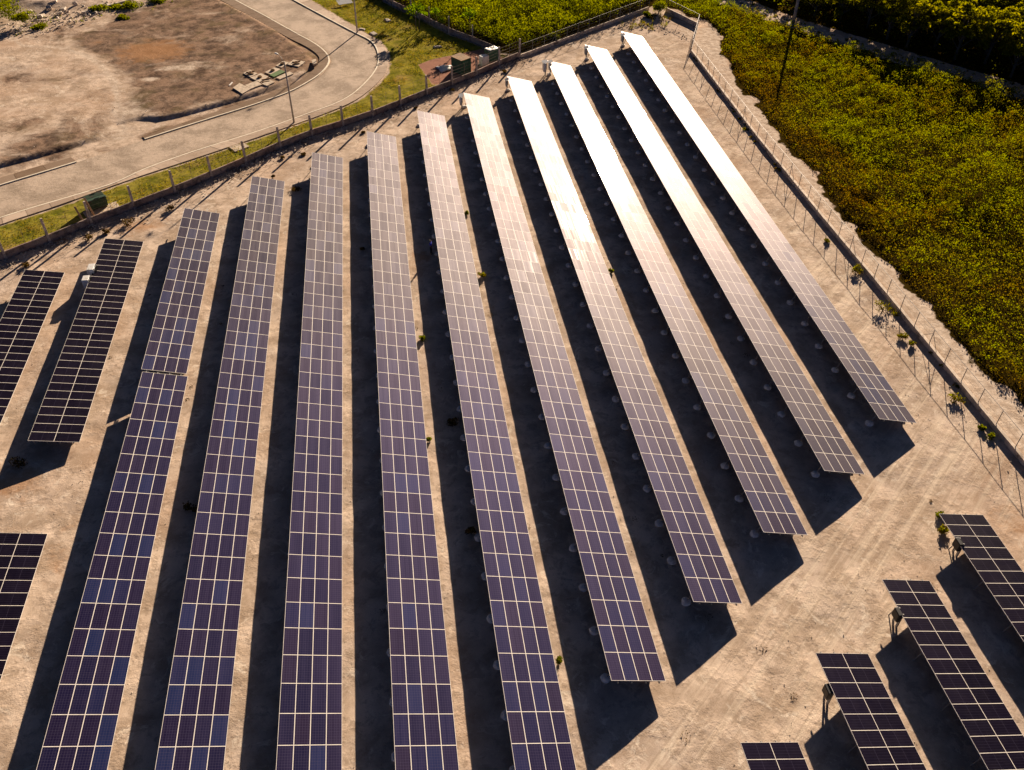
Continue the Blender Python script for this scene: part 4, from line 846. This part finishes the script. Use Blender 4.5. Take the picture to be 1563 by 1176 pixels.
# cast slabs stacked by the road bend; photo corner points give place, size and turn
def slab(q, label, mat='slab', z=.56, th=.17, hole=False, slot=False, name='concrete_slab'):
    P = [G(340+a/7.815, 60+b/7.815, z) for a, b in q]; c = sum(P, Vector())/4; t = empty(name, (c.x, c.y, z-th)); tag(t, label, 'slab', 'concrete slabs by the road bend')
    vs = [(p.x-c.x, p.y-c.y, th) for p in P]+[(p.x-c.x, p.y-c.y, 0) for p in P]
    o = MB().add(vs, [(0, 1, 2, 3), (7, 6, 5, 4), (0, 4, 5, 1), (1, 5, 6, 2), (2, 6, 7, 3), (3, 7, 4, 0)]).build('slab_body', M[mat], t)
    bm = bmesh.new(); bm.from_mesh(o.data); bmesh.ops.recalc_face_normals(bm, faces=bm.faces[:]); bm.to_mesh(o.data); bm.free()
    if hole:
        v = [(.34*math.cos(k*.785), .34*math.sin(k*.785), th+.01) for k in range(8)]+[(.3*math.cos(k*.785), .3*math.sin(k*.785), th+.20) for k in range(8)]+[(.2*math.cos(k*.785), .2*math.sin(k*.785), th+.20) for k in range(8)]+[(.2*math.cos(k*.785), .2*math.sin(k*.785), th+.02) for k in range(8)]
        MB().add(v, [(r*8+k, r*8+(k+1) % 8, (r+1)*8+(k+1) % 8, (r+1)*8+k) for r in range(3) for k in range(8)]+[tuple(24+k for k in range(8))]).build('collar', M['rustroof'], t)
    if slot: MB().box((0, .45, th+.06), (1.3, .12, .12), rz=.3).box((0, -.5, th+.06), (1.1, .12, .12), rz=.3).build('lifting_bar', M['rustroof'], t)
slab([(120, 578), (200, 523), (335, 590), (232, 650)], 'large square bare slab, leftmost and lowest of the slabs by the road bend')
slab([(265, 548), (400, 497), (468, 540), (335, 590)], 'long bare slab touching the leftmost square one')
slab([(243, 405), (325, 365), (415, 410), (330, 452)], 'slab with a rusty collar, upper left of the slab group', hole=True, slot=True)
slab([(330, 458), (455, 405), (545, 448), (440, 512)], 'slab with a rusty collar in the middle of the left slab group', hole=True)
slab([(465, 532), (560, 480), (618, 512), (525, 555)], 'small bare slab at the lower right of the left slab group')
slab([(455, 520), (560, 455), (580, 470), (475, 535)], 'narrow slatted slab wedged between two others', slot=True, z=.5)
slab([(500, 395), (615, 335), (692, 358), (575, 418)], 'slab with a dark collar left of the lamp pole', hole=True)
slab([(555, 425), (690, 365), (745, 388), (612, 450)], 'green painted board lying among the slabs', mat='greenslab', name='green_board')
slab([(637, 455), (800, 385), (843, 410), (682, 478)], 'narrow bare slab passing behind the lamp pole')
slab([(632, 315), (715, 262), (795, 275), (705, 338)], 'slab with a dark collar behind the lamp head', hole=True)
slab([(770, 300), (845, 245), (985, 268), (905, 328)], 'largest slab with collar and bars at the upper right of the group', hole=True, slot=True)
slab([(1060, 250), (1110, 235), (1120, 285), (1075, 300)], 'small pale box slab close to the inner pavement of the bend', th=.3)
slab([(72, 548), (110, 508), (120, 515), (84, 552)], 'short white plank lying alone left of the slabs', z=.5, th=.08, name='white_plank', mat='sheet')
# ------------------------------------------------------------ container, hut, generator and small things in the yard
p = G(152, 318); t = empty('waste_container', (p.x-.2, p.y+.2, 0), R(33)); tag(t, 'dark green waste container with a split lid between road and block wall', 'waste container')
MB().box((0, 0, .75), (2.0, 1.35, 1.1), top=1.06).build('body', M['dumpgreen'], t, bevel=.03)
rb = MB()
for s in (-.75, -.25, .25, .75): rb.box((s, -.73, .72), (.08, .06, .95)).box((s, .73, .72), (.08, .06, .95))
rb.build('rib', M['dumpgreen'], t)
for s in (-1, 1):
    l = MB().box((0, s*.37, 1.36), (2.15, .70, .06), M=Matrix.Rotation(s*.12, 3, 'X')).build('lid', M['dumpgreen'], t, bevel=.02); MB().tube([(-.3, s*.6, 1.45), (.3, s*.6, 1.45)], .025).build('handle', M['dark'], l)
for sx in (-.8, .8):
    for sy in (-.5, .5): MB().tube([(sx-.05, sy, .12), (sx+.05, sy, .12)], .12, 10).build('wheel', M['dark'], t)
for s in (-1, 1): MB().tube([(s*1.05, 0, .9), (s*1.25, 0, .9)], .05).build('lifting_pin', M['galv'], t)
c = G(159, 328); o = MB().add([(-1.9, -1.2, 0), (1.8, -1.4, 0), (2.2, 1.3, 0), (-1.7, 1.4, 0), (-1.9, -1.2, .09), (1.8, -1.4, .09), (2.2, 1.3, .09), (-1.7, 1.4, .09)], [(3, 2, 1, 0), (4, 5, 6, 7), (0, 1, 5, 4), (1, 2, 6, 5), (2, 3, 7, 6), (3, 0, 4, 7)]).build('concrete_pad', M['slab'], None); o.location = (c.x-.3, c.y+.5, 0); o.rotation_euler = (0, 0, R(33)); tag(o, 'pale concrete pad under the dark green waste container', 'pad')

H0 = 2.15; tp = [G(*q, H0) for q in ((688.4, 86.9), (702.2, 81.5), (718.7, 88.8), (704.1, 93.8))]; c = sum(tp, Vector())/4; t = empty('metal_hut', (c.x, c.y, 0)); tag(t, 'dark green metal hut with a rusty brown flat roof standing on the red gravel pad', 'hut')
vs = [(q.x-c.x, q.y-c.y, z) for z in (0, H0) for q in tp]; o = MB().add(vs, [(0, 1, 5, 4), (1, 2, 6, 5), (2, 3, 7, 6), (3, 0, 4, 7), (4, 5, 6, 7)]).build('wall', M['greenpaint'], t)
bm = bmesh.new(); bm.from_mesh(o.data); bmesh.ops.recalc_face_normals(bm, faces=bm.faces[:]); bm.to_mesh(o.data); bm.free()
k = 1.04; MB().add([((q.x-c.x)*k, (q.y-c.y)*k, z) for z in (H0+.01, H0+.08) for q in tp], [(3, 2, 1, 0), (4, 5, 6, 7), (0, 1, 5, 4), (1, 2, 6, 5), (2, 3, 7, 6), (3, 0, 4, 7)]).build('roof', M['rustroof'], t)
a, b = tp[3]-c, tp[2]-c; nrm = Vector(((b-a).y, -(b-a).x, 0)).normalized(); rb = MB()
for u in np.linspace(.06, .94, 9): q = a.lerp(b, float(u))+nrm*.02; rb.box((q.x, q.y, H0/2), (.05, .05, H0-.1), rz=math.atan2((b-a).y, (b-a).x))
rb.build('wall_rib', M['greenpaint'], t)
q0, q1 = a.lerp(b, .3)+nrm*.05, a.lerp(b, .62)+nrm*.05; q = (q0+q1)/2; dr = MB().box((q.x, q.y, 1.0), ((q1-q0).length, .04, 1.9), rz=math.atan2((b-a).y, (b-a).x)).build('door', M['greenpaint'], t)
MB().box((q1.x-.1, q1.y, 1.0), (.05, .1, .15)).build('handle', M['galv'], dr)
p = G(738, 100); t = empty('equipment_cabinet', (p.x+.1, p.y+.3, 0), R(30)); tag(t, 'white and green equipment cabinet beside the hut, behind the wall posts', 'cabinet')
MB().box((0, 0, .75), (1.3, .9, 1.3)).build('casing', M['white'], t, bevel=.03); MB().box((-.3, -.47, .75), (.5, .03, 1.0)).build('door', M['white'], t); MB().box((0, 0, .05), (1.5, 1.1, .1)).build('plinth', M['slab'], t)
p = G(745, 96); t = empty('covered_machine', (p.x+.7, p.y+.9, 0), R(30)); tag(t, 'dark green machine under a torn white sheet, right of the white cabinet', 'machine')
MB().box((0, 0, .95), (2.0, 1.3, 1.7)).build('casing', M['greenpaint'], t, bevel=.04)
vs = []; 
for j in range(6):
    for i in range(8): vs.append((-1.05+i*.28+random.uniform(-.05, .05), -.7+j*.26+random.uniform(-.05, .05), 1.84+random.uniform(-.01, .09)))
MB().add(vs, [(j*8+i, j*8+i+1, j*8+i+9, j*8+i+8) for j in range(5) for i in range(7) if random.random() > .12]).build('sheet', M['sheet'], t, True).modifiers.new('t', 'SOLIDIFY').thickness = .02
MB().box((1.02, 0, .9), (.04, 1.0, 1.0)).build('grille', M['dark'], t); MB().tube([(.5, .2, 1.8), (.5, .2, 2.1)], .06, 8).build('exhaust', M['dark'], t)
# white sheet on the pad
def crumple(px, py, w, d, label, mat, rz=0.0, hh=.25, name='plastic_sheet'):
    p = G(px, py); vs = []; n = 9
    for j in range(n):
        for i in range(n):
            u, v = i/(n-1)*2-1, j/(n-1)*2-1; rr = max(0, 1-(u*u+v*v)*.55); vs.append((u*w/2+random.uniform(-.05, .05), v*d/2*(1-.3*u)+random.uniform(-.05, .05), .03+hh*rr*random.uniform(.3, 1)))
    o = MB().add(vs, [(j*n+i, j*n+i+1, j*n+i+n+1, j*n+i+n) for j in range(n-1) for i in range(n-1)]).build(name, M[mat], None, True); o.location = p; o.rotation_euler = (0, 0, rz); s = o.modifiers.new('t', 'SOLIDIFY'); s.thickness = .02; tag(o, label, 'sheet')
crumple(681, 105, 2.6, 2.0, 'crumpled white sheet on the red gravel left of the green hut', 'sheet', .3, .45)
p = G(526, 3, .5); t = empty('display_board', (p.x, p.y, 0), R(20)); tag(t, 'low bluish white board on short legs lying on the grass at the top edge', 'board')
MB().box((0, 0, .5), (2.6, 1.5, .06), M=Matrix.Rotation(R(12), 3, 'X')).build('panel', M['white'], t)
for sx in (-1, 1):
    for sy in (-.5, .5): MB().box((sx, sy, .22+sy*.1), (.06, .06, .44)).build('leg', M['galv'], t)
for (px, py), (w, d), lab in [((552, 46), (1.1, .7), 'flat brown stone at the foot of the second lamp pole'), ((570, 53), (1.6, 1.1), 'broken brown paving piece at the bend, right of the second lamp pole'), ((592, 32), (1.5, 1.0), 'brown earth clod in the grass, upper one'), ((668, 72), (1.5, .9), 'brown stone lying in the grass left of the pad'), ((668, 0), (.1, .1), '')]:
    if w > .2:
        p = G(px, py); me = MB().box((0, 0, .1), (w, d, .22), top=.7).mesh('flat_stone', M['stone'])
        for v in me.vertices: v.co += Vector([random.uniform(-.12, .12) for _ in range(3)])*.8
        o = link('flat_stone', me, None, (p.x, p.y, 0), (0, 0, random.random()*3), bevel=.05); tag(o, lab, 'stone')
q = [G(*a) for a in ((350, 226), (371, 219), (381, 225), (359, 233))]; c = sum(q, Vector())/4
o = MB().add([(v.x-c.x, v.y-c.y, z) for z in (0, .13) for v in q], [(3, 2, 1, 0), (4, 5, 6, 7), (0, 1, 5, 4), (1, 2, 6, 5), (2, 3, 7, 6), (3, 0, 4, 7)]).build('utility_cover', M['slab'], None); o.location = (c.x, c.y, 0); tag(o, 'pale concrete utility cover in the grass strip by a wall post', 'cover')

# ------------------------------------------------------------ the person in the shaded aisle
def skinned(name, verts, edges, rad, mat, parent, sub=2):
    me = bpy.data.meshes.new(name); me.from_pydata(verts, edges, []); me.materials.append(mat); o = bpy.data.objects.new(name, me); COL.objects.link(o); o.parent = parent
    md = o.modifiers.new('skin', 'SKIN'); md.use_smooth_shade = True; me.skin_vertices.new(name='') if not me.skin_vertices else None
    for i, r in enumerate(rad): me.skin_vertices[0].data[i].radius = r if isinstance(r, tuple) else (r, r)
    me.skin_vertices[0].data[0].use_root = True; sb = o.modifiers.new('sub', 'SUBSURF'); sb.levels = sub; sb.render_levels = sub; return o
skin = simple('skin', (.22, .12, .075), .6, var=.08, bump=0); cloth_b = simple('blue_cotton', (.008, .03, .50), .9, var=.1, bump=.1, scale=8); cloth_d = simple('dark_trousers', (.012, .013, .02), .9, var=.1, bump=.1, scale=8); hair_m = simple('black_hair', (.01, .008, .007), .6, var=.1, bump=.2)
pt = empty('person', (3.35, 79.4, 0), R(70)); tag(pt, 'person in blue shirt and dark trousers standing in the shade by a solar row', 'person')
V = [(0, 0, .95), (0, 0, 1.12), (0, 0, 1.30), (0, .01, 1.42), (0, .01, 1.50), (0, -.01, 1.58), (0, -.01, 1.68)]; E = [(i, i+1) for i in range(6)]; Rr = [(.15, .11), (.135, .10), (.155, .105), (.07, .07), (.055, .058), (.078, .095), (.075, .09)]
def chain(parent_i, pts):
    prev = parent_i
    for p_, r_ in pts: V.append(p_); Rr.append(r_); E.append((prev, len(V)-1)); prev = len(V)-1
    return prev
for s in (-1, 1):
    w_ = chain(2, [((s*.17, 0, 1.38), .06), ((s*.22, .0, 1.22), .048), ((s*.25, -.03, 1.08), .042), ((s*.25, -.14, .93), .032), ((s*.25, -.19, .87), (.018, .032))])
    for f in range(4): chain(w_, [((s*(.25+(f-1.5)*.02), -.235+abs(f-1.5)*.01, .83), .009), ((s*(.25+(f-1.5)*.022), -.25+abs(f-1.5)*.012, .795), .008)])
    chain(w_, [((s*.215, -.20, .84), .010), ((s*.205, -.225, .815), .009)])
    chain(0, [((s*.095, 0, .88), .088), ((s*.105, -.01, .50), .058), ((s*.11, .01, .12), .040), ((s*.115, -.03, .05), .04), ((s*.125, -.16, .035), .032)])
body = skinned('body', V, E, Rr, skin, pt)
skinned('shirt', [(0, 0, .93), (0, 0, 1.12), (0, 0, 1.30), (0, .01, 1.42), (.17, 0, 1.38), (.225, 0, 1.20), (-.17, 0, 1.38), (-.225, 0, 1.20)], [(0, 1), (1, 2), (2, 3), (2, 4), (4, 5), (2, 6), (6, 7)], [(.18, .13), (.16, .12), (.18, .125), (.085, .085), .08, .07, .08, .07], cloth_b, pt)
skinned('trousers', [(0, 0, .98), (0, 0, .90), (.1, 0, .82), (.108, -.01, .5), (.112, .01, .10), (-.1, 0, .82), (-.108, -.01, .5), (-.112, .01, .10)], [(0, 1), (1, 2), (2, 3), (3, 4), (1, 5), (5, 6), (6, 7)], [(.16, .12), (.165, .125), .105, .078, .062, .105, .078, .062], cloth_d, pt)
skinned('hair', [(0, .02, 1.66), (0, .0, 1.72), (0, .05, 1.62)], [(0, 1), (0, 2)], [(.088, .10), (.07, .08), (.07, .06)], hair_m, pt)
for s in (-1, 1): skinned('shoe', [(s*.115, .03, .05), (s*.118, -.06, .045), (s*.125, -.18, .035)], [(0, 1), (1, 2)], [.05, .048, .035], M['dark'], pt, 1)
MB().tube([(0, -.115, 1.60), (0, -.125, 1.585)], [.012, .016], 6).build('nose', skin, pt)
print('objects', len(bpy.data.objects))
